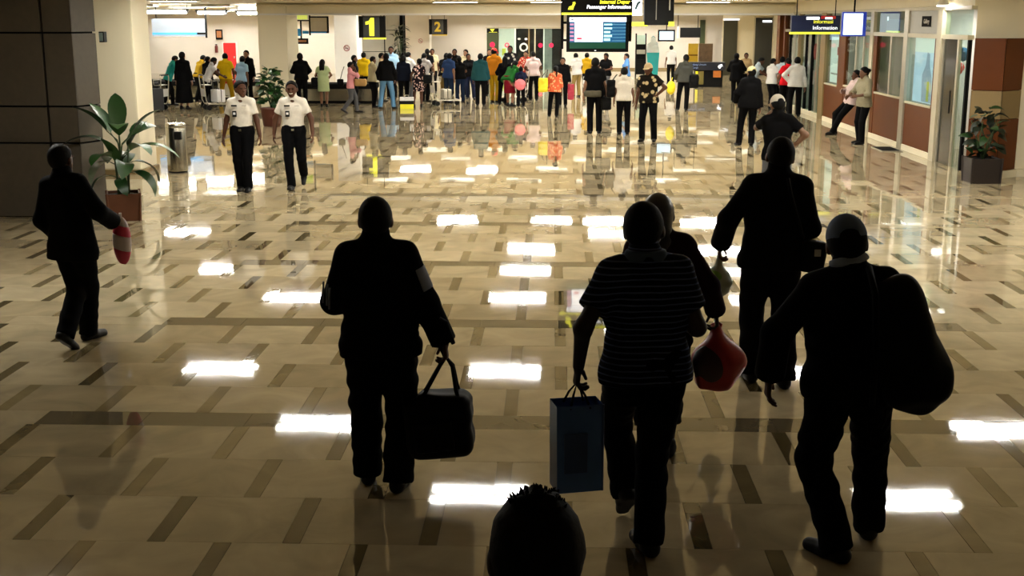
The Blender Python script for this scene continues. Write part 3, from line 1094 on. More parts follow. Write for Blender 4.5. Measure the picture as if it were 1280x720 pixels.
put('print_panel', bagmesh('print_panel', F), mat('green bag print', (0.12, 0.25, 0.03), 0.4, var=0.2), wb)
sbag = thing('shoulder_bag', 'small black bag with a pale tag on the tall person\'s hip', 'bag', (1.57 + 0.27, 8.46, 0.95))
F = Field(0.008)
F.u(rbox((0, 0, 0), (0.09, 0.06, 0.115), 0.035, rotm(0, 8, 0)), 0.02)
put('bag_body', bagmesh('bag_body', F), m_nylon, sbag)
MB().box(0.0, -0.066, 0.01, 0.045, -0.058, 0.06, 0.003).build('pale_tag', mat('pale label', (0.35, 0.35, 0.36), 0.6, var=0.1), sbag)
MB().tube([(-0.06, 0, 0.1), (-0.13, -0.07, 0.28), (-0.19, -0.1, 0.45), (-0.21, -0.07, 0.56)], 0.012, 8).build('strap', m_strap, sbag, True)

# man in the blue cap with a big bag over his shoulder
P6 = Pose(lean=(4, -4, 0), head=(-4, 6, -2), fl=(-0.02, 0.0, 0, 42, 0), fr=(0.2, 0.27, 0.0, -14, 8), hl=(-0.36, 0.08, 0.87), el=(-0.8, -0.7, 0), hr=(0.2, 0.2, 1.22),
          er=(0.45, -0.5, -0.9), curl=(0.5, 0.8), shift=(0.02, 0.06), hdl=(-0.03, 0.08, -1))
L6, H6 = (1.42, 5.55, 0), 1.71
m_bluecap = mat('blue grey cap cloth', (0.075, 0.12, 0.24), 0.8, var=0.15, scale=20)
a6 = person('p6', P6, 'person in a blue grey cap with a big black bag slung over the shoulder', L6, 0, H6, 'long', c_black, 'trousers', c_black2, 'cap', m_bluecap, h=G, hh=0.0045,
            bulk=0.03, bot_bulk=0.012, wr=0.005, seed=12)
F = Field(0.006)
F.u(cap(P6.neck + P6.R @ V3(-0.025, -0.01, 0.028), P6.neck + P6.R @ V3(0.025, -0.01, 0.028), 0.068, None, (V3(0, 1, 0), 1.0)), 0.01)
F.keep(half(P6.neck + V3(0, 0, 0.062), (-0.25, 0.3, 1)), 0.004).keep(half(P6.neck + V3(0, 0, 0.035), (0.25, 0, -1)), 0.004)
put('collar', to_mesh('collar', F.mesh()), mat('pale blue collar', (0.24, 0.3, 0.45), 0.8, var=0.1), a6)
db = thing('duffel_bag', 'large soft black bag slung over the capped person\'s shoulder', 'bag', (1.42 + 0.22, 5.47, 1.05))
F = Field(0.01)
F.u(rbox((0.02, 0, -0.01), (0.16, 0.14, 0.23), 0.12, rotm(0, -22, 0)), 0.03).u(ell((-0.04, 0.03, 0.22), (0.13, 0.14, 0.16)), 0.07).u(ell((0.07, 0.0, -0.13), (0.14, 0.13, 0.14)), 0.05).wrinkle(0.008, 13, 6)
put('bag_body', bagmesh('bag_body', F), m_nylon, db)
MB().tube([(-0.17, -0.12, -0.2), (-0.19, -0.2, 0.1), (-0.2, -0.17, 0.33), (-0.19, 0.0, 0.42), (-0.17, 0.16, 0.3)], 0.016, 8).build('strap', m_strap, db, True)
MB().tube([(-0.1, -0.1, -0.22), (-0.11, -0.12, -0.27), (-0.125, -0.12, -0.305)], 0.009, 6).build('loose_strap', m_strap, db, True)

# head and back of the person right below the camera
P7 = Pose(lean=(0, 0, 0), head=(10, 0, 0), hl=(-0.27, 0.05, 0.79), hr=(0.27, 0.05, 0.79))
a7 = person('p7', P7, 'person with tufted dark hair seen from behind, close below the camera', (-0.025, 2.2, 0), 4, 1.675, 'tee', c_black, 'trousers', c_black2, 'tuft', h=G, hh=0.006, bulk=0.01, skin=MATS['dark skin'])

sp = random.Random(5)
hm_ = MB()
for k in range(170):
    az, t = sp.uniform(0, 6.283), sp.random() ** 0.8 * 0.6
    q = V3(math.sin(az) * 0.085 * t, math.cos(az) * 0.1 * t - 0.016, 0.0)
    zz = 0.026 + 0.11 * math.sqrt(max(0.0, 1 - t * t * 0.9))
    b_ = P7.H(q[0], q[1], zz - 0.006)
    up_ = 0.004 + 0.016 * (1 - t)
    e_ = P7.H(q[0] * 1.1 + sp.uniform(-0.008, 0.008), q[1] * 1.1 + sp.uniform(-0.008, 0.008), zz + up_ * sp.uniform(0.3, 1.0))
    hm_.tube([b_, e_], [0.005, 0.001], 5)
tag(hm_.build('hair_tufts', m_hair, a7), kind='stuff')

# man in a suit striding off at the left
P1 = Pose(lean=(2, -7, 0), head=(4, 4, 0), fl=(0.04, -0.2, 0.07, 4, 38), fr=(-0.08, 0.16, 0.0, -4, 0), hl=(-0.2, 0.1, 0.84), hr=(0.2, 0.24, 1.0), er=(0.6, -0.8, 0),
          el=(-0.4, -0.9, 0), curl=(0.5, 1.0), shift=(-0.02, 0.0))
L1, H1 = (-3.8, 9.4, 0), 1.65
a1 = person('p1', P1, 'person in a long black suit jacket striding past the stone-clad pillar', L1, -24, H1, 'suit', c_suit, 'trousers', c_suit, h=G, hh=0.005, bulk=0.02, bot_bulk=0.008, wr=0.003, seed=15)
gr = grip(P1, 1, L1, -24, H1)
pb = thing('carrier_bag', 'pink and white striped plastic bag held by the suited person', 'bag', (gr[0] + 0.02, gr[1], gr[2] - 0.1))
m_pinkwhite = mat('white plastic', (0.5, 0.42, 0.42), 0.5, var=0.1)
m_pinkred = mat('pink red plastic', (0.45, 0.02, 0.06), 0.5, var=0.1)
for z0, z1, m in ((-0.22, -0.1, m_pinkred), (-0.1, 0.02, m_pinkwhite), (0.02, 0.1, m_pinkred), (0.1, 0.17, m_pinkwhite)):
    F = Field(0.007)
    F.u(ell((0, 0, -0.03), (0.075, 0.06, 0.2)), 0.03).keep(half((0, 0, z1), (0.3, 0, 1)), 0.002).keep(half((0, 0, z0), (-0.3, 0, -1)), 0.002)
    put('bag_band', bagmesh('bag_band', F), m, pb)
MB().tube([(0, 0, 0.13), (0.0, 0.0, 0.2)], 0.012, 6).build('handle', m_pinkwhite, pb, True)

# the two officers in white shirts walking towards the camera
c_offwhite = cloth('white uniform shirt', (0.66, 0.61, 0.52))
c_trk = cloth('black uniform trousers', (0.003, 0.003, 0.0035))
PG1 = Pose(lean=(-1, 0, 0), head=(42, 4, 0), fl=(-0.07, 0.06, 0, 6, 0), fr=(0.07, -0.08, 0.0, -6, 6), hl=(-0.29, 0.08, 0.82), hr=(0.29, -0.02, 0.82), curl=(0.6, 0.5))
PG2 = Pose(lean=(0, 0, 0), head=(-4, 2, 3), fl=(-0.1, -0.3, 0.13, 6, 48), fr=(0.05, 0.12, 0.0, -10, -6), hl=(-0.3, 0.12, 0.85), hr=(0.3, 0.0, 0.84), el=(-0.9, -0.6, 0), curl=(0.6, 0.5))
for key, ps, loc, hgt, rz, lab in (('g1', PG1, (-4.74, 18.5, 0), 1.69, 180, 'officer in white shirt glancing sideways at a colleague'),
                                   ('g2', PG2, (-4.0, 18.75, 0), 1.68, 186, 'officer in white shirt striding with a broad smile')):
    g = person(key, ps, lab, loc, rz, hgt, 'shirt', c_offwhite, 'trousers', c_trk, h=0.0095, hh=0.005, wr=0.0025, seed=3, bulk=-0.004, face=True, group='officers in white shirts')
    put('belt', to_mesh('belt', (lambda F: (ps.torso(F, 0.018), F.keep(half(ps.U(0, 0, 0.955), ps.R @ V3(0, 0, 1)), 0.002), F.keep(half(ps.U(0, 0, 0.922), ps.R @ V3(0, 0, -1)), 0.002))[0] and F.mesh() or F.mesh())(Field(0.008))), m_black, g)
    q = ps.U(0, 0.14, 0.938)
    MB().box(-0.022, -0.006, -0.016, 0.022, 0.006, 0.016, 0.003).build('belt_buckle', m_steel, g, loc=tuple(q))
    q = ps.U(0.075, 0.131, 1.3)
    MB().box(-0.042, -0.008, -0.012, 0.042, 0.008, 0.012, 0.003).build('name_badge', m_black, g, loc=tuple(q))
    q = ps.U(0.07, 0.14, 1.18)
    b_ = MB().box(-0.032, -0.006, -0.045, 0.032, 0.006, 0.045, 0.003).build('identity_card', m_black, g, loc=tuple(q))
    MB().box(-0.018, 0.006, -0.012, 0.018, 0.009, 0.022, 0.001).build('card_photo', m_white, b_)
    q = ps.U(-0.075, 0.131, 1.3)
    MB().box(-0.035, -0.004, -0.004, 0.035, 0.004, 0.004, 0.001).build('pocket_flap', mat('grey shirt shade', (0.4, 0.36, 0.3), 0.8, var=0.05), g, loc=tuple(q))
    if key == 'g2':
        put('teeth', to_mesh('teeth', ps.mouth(0.0035)), m_teeth, g)

# person in a white cap, hand at the face and elbow out
P12 = Pose(lean=(2, -2, 6), head=(14, 10, 0), fl=(-0.13, 0, 0, 10, 0), fr=(0.13, 0.04, 0, -12, 0), hl=(-0.1, 0.17, 1.42), el=(-0.8, 0.2, -1), hr=(0.17, 0.02, 0.98), er=(1, -0.35, 0.1),
           curl=(0.9, 0.8), hdr=(-0.7, 0.3, -0.5))
a12 = person('p12', P12, 'person in a white cap and black shirt with one elbow stuck out', (2.9, 15.7, 0), -4, 1.65, 'tee', c_black, 'trousers', cloth('grey jeans', (0.12, 0.12, 0.13)), 'cap',
             mat('off white cap cloth', (0.65, 0.6, 0.5), 0.8, var=0.1), h=0.0095, hh=0.005, wr=0.003, seed=21, bulk=0.012, skin=mat('mid brown skin', (0.16, 0.075, 0.035), 0.55, var=0.1))

# ------------------------------------------------------------------ the crowd: place, height, facing, pose, clothes, hair, label
CROWD = [
    (-13.85, 36.52, 1.64, -40, 'stand', 'tee', 'black', 'trousers', 'black', 'short', 'person in black glimpsed in the gap beside the stone-clad pillar'),
    (-11.88, 37.65, 1.59, -60, 'trolley', 'blouse', 'teal', 'trousers', 'black', 'short', 'person in a teal top bending over the loaded trolley'),
    (-10.89, 35.94, 1.68, -10, 'stand', 'robe', 'black', None, None, 'short', 'person in a long black outfit with a wide hem by the trolleys'),
    (-10.49, 36.98, 1.56, -70, 'trolley', 'tee', 'white', 'trousers', 'black', 'short', 'person in a white top with dark trousers leaning over luggage'),
    (-11.51, 39.58, 1.55, -40, 'trolley', 'tee', 'mustard', 'trousers', 'black', 'short', 'person in a mustard top half hidden behind the white top'),
    (-10.75, 38.06, 1.50, -30, 'arms', 'long', 'black', 'trousers', 'grey', 'short', 'person in a black sweater and grey trousers behind the white top'),
    (-10.19, 38.07, 1.60, 0, 'wide', 'tee', 'yellow', 'trousers', 'mustard', 'short', 'person in a yellow shirt and mustard trousers before the red door'),
    (-9.53, 37.37, 1.52, -20, 'stand2', 'tee', 'skyblue', 'trousers', 'black', 'capblack', 'person in a pale blue shirt and a black cap'),
    (-9.70, 38.85, 1.66, 170, 'stand', 'long', 'black', 'trousers', 'black', 'short', 'taller person in black beside the pale blue shirt'),
    (-7.61, 37.08, 1.63, 10, 'arms', 'long', 'black', 'trousers', 'black', 'short', 'person all in black standing at the belt by the white column'),
    (-8.43, 40.08, 1.45, 30, 'stand', 'tee', 'teal', 'trousers', 'black', 'short', 'person in teal mostly hidden behind the one all in black'),
    (-6.95, 37.10, 1.44, 0, 'arms', 'dress', 'palegreen', None, None, 'long', 'person with long dark hair in a pale green dress'),
    (-5.75, 34.83, 1.46, -80, 'phone', 'blouse', 'pink', 'trousers', 'grey', 'short', 'person in a pink blouse and grey trousers holding a tan bag'),
    (-6.18, 38.21, 1.53, -90, 'stand', 'tee', 'black', 'trousers', 'black', 'short', 'person in black just behind the pink blouse'),
    (-6.21, 40.40, 1.56, 0, 'stand', 'tee', 'yellow', 'trousers', 'black', 'short', 'person in a yellow shirt under the figure one sign'),
    (-5.47, 37.15, 1.53, -60, 'arms', 'tee', 'cream', 'trousers', 'black', 'short', 'person in a cream shirt and black trousers reaching sideways'),
    (-5.54, 39.77, 1.56, -90, 'stand', 'tee', 'tan', 'trousers', 'black', 'short', 'person in tan facing sideways behind the cream shirt'),
    (-4.94, 36.47, 1.65, 0, 'wide', 'long', 'black', 'jeans', 'jeans', 'short', 'person in a black top and light blue jeans, feet apart'),
    (-5.38, 41.02, 1.74, 180, 'stand', 'tee', 'skyblue', 'trousers', 'black', 'short', 'tall person in a sky blue shirt above the blue jeans wearer'),
    (-4.56, 37.58, 1.53, 0, 'stand', 'long', 'black2', 'trousers', 'black', 'short', 'person in a blue black jacket next to the blue jeans wearer'),
    (-4.77, 40.62, 1.57, -30, 'arms', 'tee', 'white', 'trousers', 'grey', 'short', 'person in white behind the flowered dress'),
    (-4.08, 37.19, 1.46, 20, 'stand2', 'dress', 'floral', None, None, 'bun', 'person in a dark dress with white flowers and bare legs'),
    (-4.15, 39.82, 1.56, -20, 'arms', 'tee', 'lightgrey', 'trousers', 'black', 'short', 'person in a pale grey shirt beside the flowered dress'),
    (-4.45, 43.78, 1.60, 10, 'stand', 'tee', 'black', 'trousers', 'black', 'short', 'person in black behind the pale grey shirt'),
    (-4.37, 44.77, 1.58, 180, 'stand', 'tee', 'cream', 'trousers', 'black', 'short', 'small distant person in cream facing the camera under sign two'),
    (-3.50, 39.89, 1.62, -10, 'trolley', 'tee', 'black', 'trousers', 'khaki', 'short', 'person in black with khaki trousers at the crowd trolley'),
    (-3.33, 39.06, 1.58, -30, 'stand2', 'tee', 'denim', 'jeans', 'darkdenim', 'short', 'person in a denim blue top and dark jeans'),
    (-3.44, 43.33, 1.61, 180, 'stand', 'tee', 'black', 'trousers', 'black', 'short', 'person in black facing the camera behind the denim top'),
    (-2.95, 39.46, 1.47, 30, 'arms', 'tee', 'black', 'jeans', 'darkdenim', 'short', 'person in black with a green belt and dark jeans'),
    (-3.01, 42.88, 1.60, 150, 'stand', 'tee', 'cream', 'trousers', 'black', 'short', 'person in cream partly hidden behind the green belt wearer'),
    (-2.75, 41.11, 1.51, 180, 'stand2', 'long', 'black', 'trousers', 'navy', 'short', 'brown faced person in black beside the dark teal jacket'),
    (-2.22, 37.97, 1.59, 0, 'stand', 'jacket', 'darkteal', 'trousers', 'black', 'short', 'person in a dark teal jacket and black trousers'),
    (-2.19, 42.90, 1.62, 180, 'stand', 'tee', 'black', 'trousers', 'black', 'short', 'person in black before the olive exit door'),
    (-1.87, 39.50, 1.72, -20, 'arms', 'long', 'orange', 'trousers', 'mustard', 'capred', 'person in an orange top and a red cap'),
    (-1.54, 38.36, 1.50, -10, 'stand2', 'blouse', 'black', 'trousers', 'black', 'long', 'person in black with long hair beside the orange top'),
    (-1.31, 37.64, 1.60, -30, 'bend', 'blouse', 'green', 'skirt', 'darkred', 'tail', 'person in a green top and dark red skirt bending down'),
    (-1.47, 42.93, 1.73, 170, 'stand', 'tee', 'spots', 'trousers', 'black', 'short', 'tall person in black with pale spots before the mint door'),
    (-0.96, 37.50, 1.21, 0, 'stand', 'tee', 'navy', 'trousers', 'black', 'short', 'short person in navy holding a round pink bag'),
    (-0.92, 42.49, 1.58, 170, 'arms', 'blouse', 'redfloral', 'trousers', 'black', 'bun', 'person in a red patterned top facing the camera'),
    (-0.61, 40.34, 1.60, 10, 'arms', 'tee', 'palepink', 'trousers', 'black', 'short', 'person in a pale pink shirt and black trousers'),
    (0.04, 33.53, 1.38, 0, 'stand2', 'blouse', 'orangefloral', 'trousers', 'black', 'tail', 'person in an orange patterned blouse with a yellow bag'),
    (0.32, 37.69, 1.48, 170, 'stand', 'long', 'black', 'trousers', 'black', 'short', 'person in a black suit jacket beside the orange patterned blouse'),
    (0.85, 42.55, 1.50, 30, 'arms', 'tee', 'white', 'trousers', 'khaki', 'short', 'person in a white shirt and khaki trousers under the screen'),
    (1.22, 43.96, 1.46, -20, 'stand', 'tee', 'mustard', 'trousers', 'black', 'short', 'person in mustard half hidden under the screen'),
    (0.99, 28.48, 1.74, 5, 'stand', 'tee', 'black', 'trousers', 'black', 'short', 'tall person in black with a waist bag, standing alone mid hall'),
    (1.81, 41.69, 1.52, 150, 'arms', 'tee', 'black', 'trousers', 'grey', 'short', 'person in black with grey trousers behind the tall one in black'),
    (1.65, 28.30, 1.53, 0, 'stand', 'tee', 'offwhite', 'trousers', 'black', 'short', 'person in a white shirt with a black shoulder bag mid hall'),
    (2.49, 41.28, 1.51, 90, 'stand2', 'tee', 'blue', 'trousers', 'black', 'short', 'person in blue behind the white shirt mid hall'),
    (2.09, 26.59, 1.68, 165, 'hip', 'tee', 'darkfloral', 'trousers', 'black', 'captan', 'person in a dark spotted shirt and a tan cap, hand on hip'),
    (4.99, 52.09, 1.56, 10, 'stand', 'tee', 'white', 'trousers', 'black', 'short', 'small distant person in white by the hanging monitor'),
    (3.83, 36.10, 1.62, 0, 'stand2', 'long', 'darkgrey', 'trousers', 'black', 'short', 'person in dark grey carrying a yellow bag near the counter'),
    (5.91, 39.75, 1.57, -20, 'arms', 'suit', 'black', 'trousers', 'black', 'short', 'person in a black suit near the tall dark doorway'),
    (6.89, 44.15, 1.46, 170, 'stand', 'tee', 'tan', 'trousers', 'black', 'short', 'person in tan facing the camera by the dark doorway'),
    (4.09, 25.79, 1.64, 5, 'stand2', 'jacket', 'black', 'trousers', 'black', 'capblond', 'person in a broad black coat with a pale yellow cap'),
    (6.16, 38.04, 1.55, -110, 'trolley', 'tee', 'whiteblue', 'trousers', 'black', 'short', 'person in white and blue bending forward at the shop queue'),
    (6.46, 36.49, 1.50, -60, 'arms', 'tee', 'white', 'trousers', 'black', 'short', 'person in white half hidden by the red shirt'),
    (6.64, 35.23, 1.55, 0, 'stand2', 'tee', 'red', 'trousers', 'black', 'short', 'person in a red shirt in the shop queue'),
    (6.81, 35.88, 1.53, -20, 'stand', 'tee', 'palepink', 'trousers', 'black', 'long', 'person in pale pink between the red shirt and the white shirt'),
    (6.64, 33.76, 1.62, 0, 'hip', 'long', 'white', 'trousers', 'black', 'short', 'person in a long sleeved white shirt in the shop queue'),
    (6.85, 37.00, 1.53, -30, 'stand', 'tee', 'whiteblue', 'trousers', 'black', 'short', 'person in a pale shirt closest to the shop windows'),
    (6.85, 28.47, 1.61, 100, 'lean', 'long', 'palepink', 'trousers', 'black', 'short', 'person in a pale shirt leaning back against the shop front'),
    (6.62, 26.22, 1.63, 110, 'arms', 'blouse', 'dullcream', 'trousers', 'black', 'bun', 'person in dull cream and black trousers before the shop window'),
]
CP = {
    'stand': Pose(hl=(-0.25, 0.05, 0.8), hr=(0.25, 0.05, 0.8)),
    'stand2': Pose(lean=(2, 3, 6), head=(12, 4, 0), fl=(-0.14, 0.05, 0, 14, 0), fr=(0.1, -0.05, 0, -14, 0), hl=(-0.2, 0.2, 0.92), hr=(0.27, 0.0, 0.8), shift=(0.03, 0), fem=True),
    'arms': Pose(lean=(4, -2, 0), head=(-10, 10, 0), fl=(-0.1, 0.08, 0, 8, 0), hl=(-0.14, 0.3, 1.05), hr=(0.16, 0.32, 1.02)),
    'wide': Pose(lean=(3, 0, 0), head=(6, 8, 0), fl=(-0.2, 0, 0, 16, 0), fr=(0.2, 0, 0, -16, 0), hl=(-0.24, 0.14, 0.86), hr=(0.24, 0.14, 0.86)),
    'trolley': Pose(lean=(22, 0, 0), head=(0, 12, 0), fl=(-0.1, 0.14, 0, 8, 0), fr=(0.1, -0.16, 0, -8, 0), hl=(-0.2, 0.55, 0.98), hr=(0.2, 0.55, 0.98), curl=(0.9, 0.9)),
    'phone': Pose(lean=(1, 0, 0), head=(-6, 10, 0), fl=(-0.08, 0.2, 0, 6, 0), fr=(0.08, -0.24, 0.05, -6, 30), hl=(-0.2, 0.22, 0.98), hr=(0.1, 0.16, 1.4), er=(0.6, 0.2, -1), curl=(0.6, 0.9), fem=True),
    'hip': Pose(lean=(1, 2, 0), head=(-10, 2, 0), fl=(-0.13, 0, 0, 12, 0), fr=(0.12, 0.06, 0, -14, 0), hl=(-0.17, 0.05, 0.99), el=(-1, -0.3, 0.1), hr=(0.27, 0.03, 0.8), curl=(0.8, 0.5)),
    'bend': Pose(lean=(48, 0, 0), head=(0, -10, 0), fl=(-0.12, 0.1, 0, 8, 0), fr=(0.12, -0.05, 0, -8, 0), hl=(-0.16, 0.5, 0.62), hr=(0.16, 0.5, 0.62), shift=(0, -0.12), fem=True),
    'lean': Pose(lean=(-12, 0, 0), head=(0, 14, 0), fl=(-0.09, 0.42, 0, 6, 0), fr=(0.09, 0.3, 0.0, -10, 0), hl=(-0.12, 0.16, 1.0), hr=(0.14, 0.14, 1.02), shift=(0, -0.02)),
}
CC = {'black': (0.0035, 0.0033, 0.0035), 'black2': (0.008, 0.01, 0.018), 'teal': (0.02, 0.3, 0.27), 'white': (0.58, 0.57, 0.55), 'mustard': (0.4, 0.24, 0.01), 'yellow': (0.75, 0.5, 0.01),
      'grey': (0.09, 0.09, 0.095), 'skyblue': (0.3, 0.48, 0.66), 'palegreen': (0.42, 0.5, 0.26), 'pink': (0.7, 0.3, 0.33), 'cream': (0.5, 0.44, 0.28), 'dullcream': (0.26, 0.23, 0.15), 'tan': (0.42, 0.3, 0.16),
      'lightgrey': (0.45, 0.42, 0.42), 'denim': (0.025, 0.05, 0.13), 'khaki': (0.24, 0.17, 0.06), 'navy': (0.01, 0.014, 0.035), 'darkteal': (0.012, 0.05, 0.055), 'orange': (0.45, 0.16, 0.01),
      'green': (0.015, 0.1, 0.02), 'darkred': (0.14, 0.006, 0.012), 'palepink': (0.55, 0.42, 0.4), 'offwhite': (0.66, 0.6, 0.5), 'blue': (0.1, 0.25, 0.55), 'darkgrey': (0.045, 0.045, 0.038),
      'red': (0.5, 0.008, 0.014), 'whiteblue': (0.5, 0.58, 0.64), 'jeans': (0.1, 0.22, 0.36), 'darkdenim': (0.012, 0.022, 0.05)}
PAT = {'floral': ((0.01, 0.006, 0.008), 'floral', (0.6, 0.4, 0.35)), 'spots': ((0.008, 0.008, 0.01), 'spots', (0.4, 0.38, 0.33)), 'redfloral': ((0.32, 0.03, 0.02), 'floral', (0.6, 0.4, 0.3)),
       'orangefloral': ((0.55, 0.1, 0.04), 'floral', (0.75, 0.42, 0.2)), 'darkfloral': ((0.009, 0.007, 0.005), 'spots', (0.5, 0.38, 0.2))}


def fabric(k):
    if k is None:
        return None
    if k in PAT:
        c, p_, c2 = PAT[k]
        return cloth(k + ' cloth', c, p_, c2)
    return cloth(k + ' fabric', CC[k])


HEADW = {'capblack': ('cap', (0.008, 0.008, 0.01)), 'capred': ('cap', (0.6, 0.02, 0.015)), 'captan': ('cap', (0.45, 0.33, 0.17)), 'capblond': ('cap', (0.5, 0.42, 0.2))}
skins = [m_skin, mat('warm brown skin', (0.12, 0.048, 0.02), 0.55, var=0.1), mat('light brown skin', (0.2, 0.09, 0.045), 0.55, var=0.1)]
WHO = {}
for i, (x, y, hgt, face, pk, top, tc, bot, bc, hair, lab) in enumerate(CROWD):
    hm = None
    if hair in HEADW:
        kind, c = HEADW[hair]
        hm = mat(hair + ' cloth', c, 0.85, var=0.12, scale=20)
        hair = kind
    near = y < 32
    WHO[lab] = person(('near ' if near else 'far ') + pk, CP[pk], lab, (x, y, 0), face, hgt, top, fabric(tc), bot, fabric(bc), hair, hm, h=0.0125 if near else 0.019, hh=0.006 if near else 0.009,
                      bulk={'robe': 0.01, 'jacket': 0.026}.get(top, 0.02), skin=skins[(i * 7) % 3], group='people waiting in the hall',
                      shoe_m=m_shoe)


def soft_bag(name, label, loc, r, m, strap=None, rz=0.0, sm_=None, box=False):
    t = thing(name, label, 'bag', loc, rz)
    F = Field(0.011)
    if box:
        F.u(rbox((0, 0, 0), r, min(r) * 0.5), 0.02)
    else:
        F.u(ell((0, 0, 0), r), 0.02)
    F.wrinkle(0.004, 24, 3)
    put('bag_body', to_mesh('bag_body', F.mesh()), m, t)
    if strap:
        MB().tube(strap, 0.012, 6).build('strap', sm_ or m_strap, t, True)
    return t


def near(lab_part):
    o = next(o for l, o in WHO.items() if lab_part in l)
    return o.location


def beside(lab_part, dx, dy, z):
    l = near(lab_part)
    return (l[0] + dx, l[1] + dy, z)


m_ybag = mat('yellow bag', (0.75, 0.6, 0.01), 0.5, var=0.15)
soft_bag('shoulder_bag', 'yellow shoulder bag with a dark edge on the orange patterned blouse', beside('orange patterned blouse with', -0.29, -0.04, 0.86), (0.13, 0.06, 0.19), m_ybag,
         [(-0.08, 0, 0.12), (0.02, -0.02, 0.3), (0.12, 0.0, 0.42), (0.1, 0.04, 0.2)], box=True)
soft_bag('handbag', 'tan handbag hugged by the person in the pink blouse', beside('pink blouse and', 0.3, -0.05, 0.86), (0.17, 0.09, 0.1), mat('tan leather', (0.42, 0.24, 0.07), 0.5, var=0.15), [(-0.1, 0, 0.06), (-0.05, 0, 0.2), (0.06, 0, 0.2), (0.1, 0, 0.06)], box=True)
soft_bag('handbag', 'black handbag behind the person in the pink blouse', beside('pink blouse and', -0.3, 0.08, 0.85), (0.09, 0.07, 0.1), m_nylon, [(0, 0, 0.08), (0.06, 0, 0.3), (0.12, 0, 0.45)], box=True)
soft_bag('round_bag', 'round pink bag on the short person in navy', beside('short person in navy', -0.02, -0.2, 0.68), (0.17, 0.07, 0.17), mat('pink cloth', (0.72, 0.16, 0.18), 0.6, var=0.25, scale=20), [(-0.1, 0, 0.12), (-0.06, 0.05, 0.32), (0.06, 0.08, 0.34), (0.1, 0, 0.12)])
soft_bag('plastic_bag', 'yellow plastic bag held low by the person in dark grey', beside('person in dark grey', -0.36, -0.08, 0.66), (0.13, 0.09, 0.2), m_ybag, [(0, 0, 0.16), (0.03, 0, 0.3)], sm_=m_ybag)
soft_bag('backpack', 'black bag hanging behind the elbow of the person in dark grey', beside('person in dark grey', 0.3, -0.06, 0.85), (0.14, 0.12, 0.2), m_nylon, [(-0.05, 0, 0.18), (-0.12, 0.02, 0.35), (-0.17, 0.05, 0.48)], box=True)
soft_bag('shoulder_bag', 'black bag at the hip of the person in white mid hall', beside('white shirt with a black shoulder bag', -0.3, 0.02, 1.05), (0.1, 0.09, 0.2), m_nylon, [(0.03, 0, 0.18), (0.1, 0, 0.28), (0.14, 0.0, 0.32)], box=True)
soft_bag('waist_bag', 'khaki and black bag on the waist of the tall person in black', beside('tall person in black with a waist', -0.06, -0.2, 0.93), (0.2, 0.06, 0.07), mat('dark khaki cloth', (0.05, 0.042, 0.02), 0.7, var=0.2), [(-0.18, 0, 0), (-0.2, 0.1, 0.02), (-0.18, 0.2, 0.03)], box=True)
soft_bag('shoulder_bag', 'black bag low at the side of the tall person in black', beside('tall person in black with a waist', 0.26, -0.05, 0.7), (0.12, 0.09, 0.15), m_nylon, [(0, 0, 0.13), (-0.06, 0, 0.4), (-0.12, 0, 0.6)], box=True)
soft_bag('carrier_bag', 'red carrier bag hanging from the person in a black suit jacket', beside('black suit jacket beside', 0.25, -0.12, 0.45), (0.1, 0.07, 0.24), mat('crimson bag', (0.3, 0.01, 0.03), 0.5, var=0.15), [(0, 0, 0.2), (0, 0.02, 0.34)], box=True)
soft_bag('carrier_bag', 'white carrier bag beside the khaki trousers under the screen', beside('white shirt and khaki', 0.32, -0.1, 0.5), (0.11, 0.08, 0.2), m_white, [(0, 0, 0.16), (-0.04, 0.04, 0.4)], box=True)
soft_bag('handbag', 'dark handbag on the arm of the person in the flowered dress', beside('white flowers and bare', 0.3, -0.03, 0.85), (0.13, 0.08, 0.13), m_nylon, [(-0.06, 0, 0.1), (-0.1, 0, 0.3), (-0.15, 0, 0.42)], box=True)
soft_bag('shoulder_bag', 'black bag across the back of the person in a pale green dress', beside('pale green dress', -0.26, -0.02, 0.75), (0.1, 0.08, 0.15), m_nylon, [(0.02, 0, 0.13), (0.1, 0, 0.3), (0.16, 0, 0.45)], box=True)

# ------------------------------------------------------------------ shop fronts along the right
X0 = 7.15
struct('wall_shop', MB().box(10.2, 21.35, 0, 10.4, 38.4, CEIL), m_grey)
struct('wall_frieze', MB().box(X0, 21.35, 2.82, X0 + 0.2, 38.6, CEIL), m_cream)
struct('trim_3', MB().box(X0 - 0.03, 21.4, 2.76, X0 + 0.1, 38.6, 2.83, 0.01), m_frame)
struct('baseboard_shop', MB().box(X0 - 0.02, 23.2, 0, X0 + 0.12, 38.4, 0.12, 0.01), m_cream)
for y in (25.3, 28.0, 32.9, 38.35):
    struct('wall_divider', MB().box(X0 + 0.12, y - 0.05, 0, 10.2, y + 0.05, 2.82), m_warmwall)
struct('ceiling_shop', MB().box(X0 + 0.2, 21.35, 2.85, 10.2, 38.4, 2.9), m_white)
struct('column_brown', MB().box(7.2, 39.6, 0, 7.42, 40.1, CEIL, 0.01), m_brown)


def bay(y0, y1, z0, z1, name, m, x=0.0, t=0.05, parent=None):
    return MB().box(X0 + x, y0, z0, X0 + x + t, y1, z1, 0.004).build(name, m, parent)


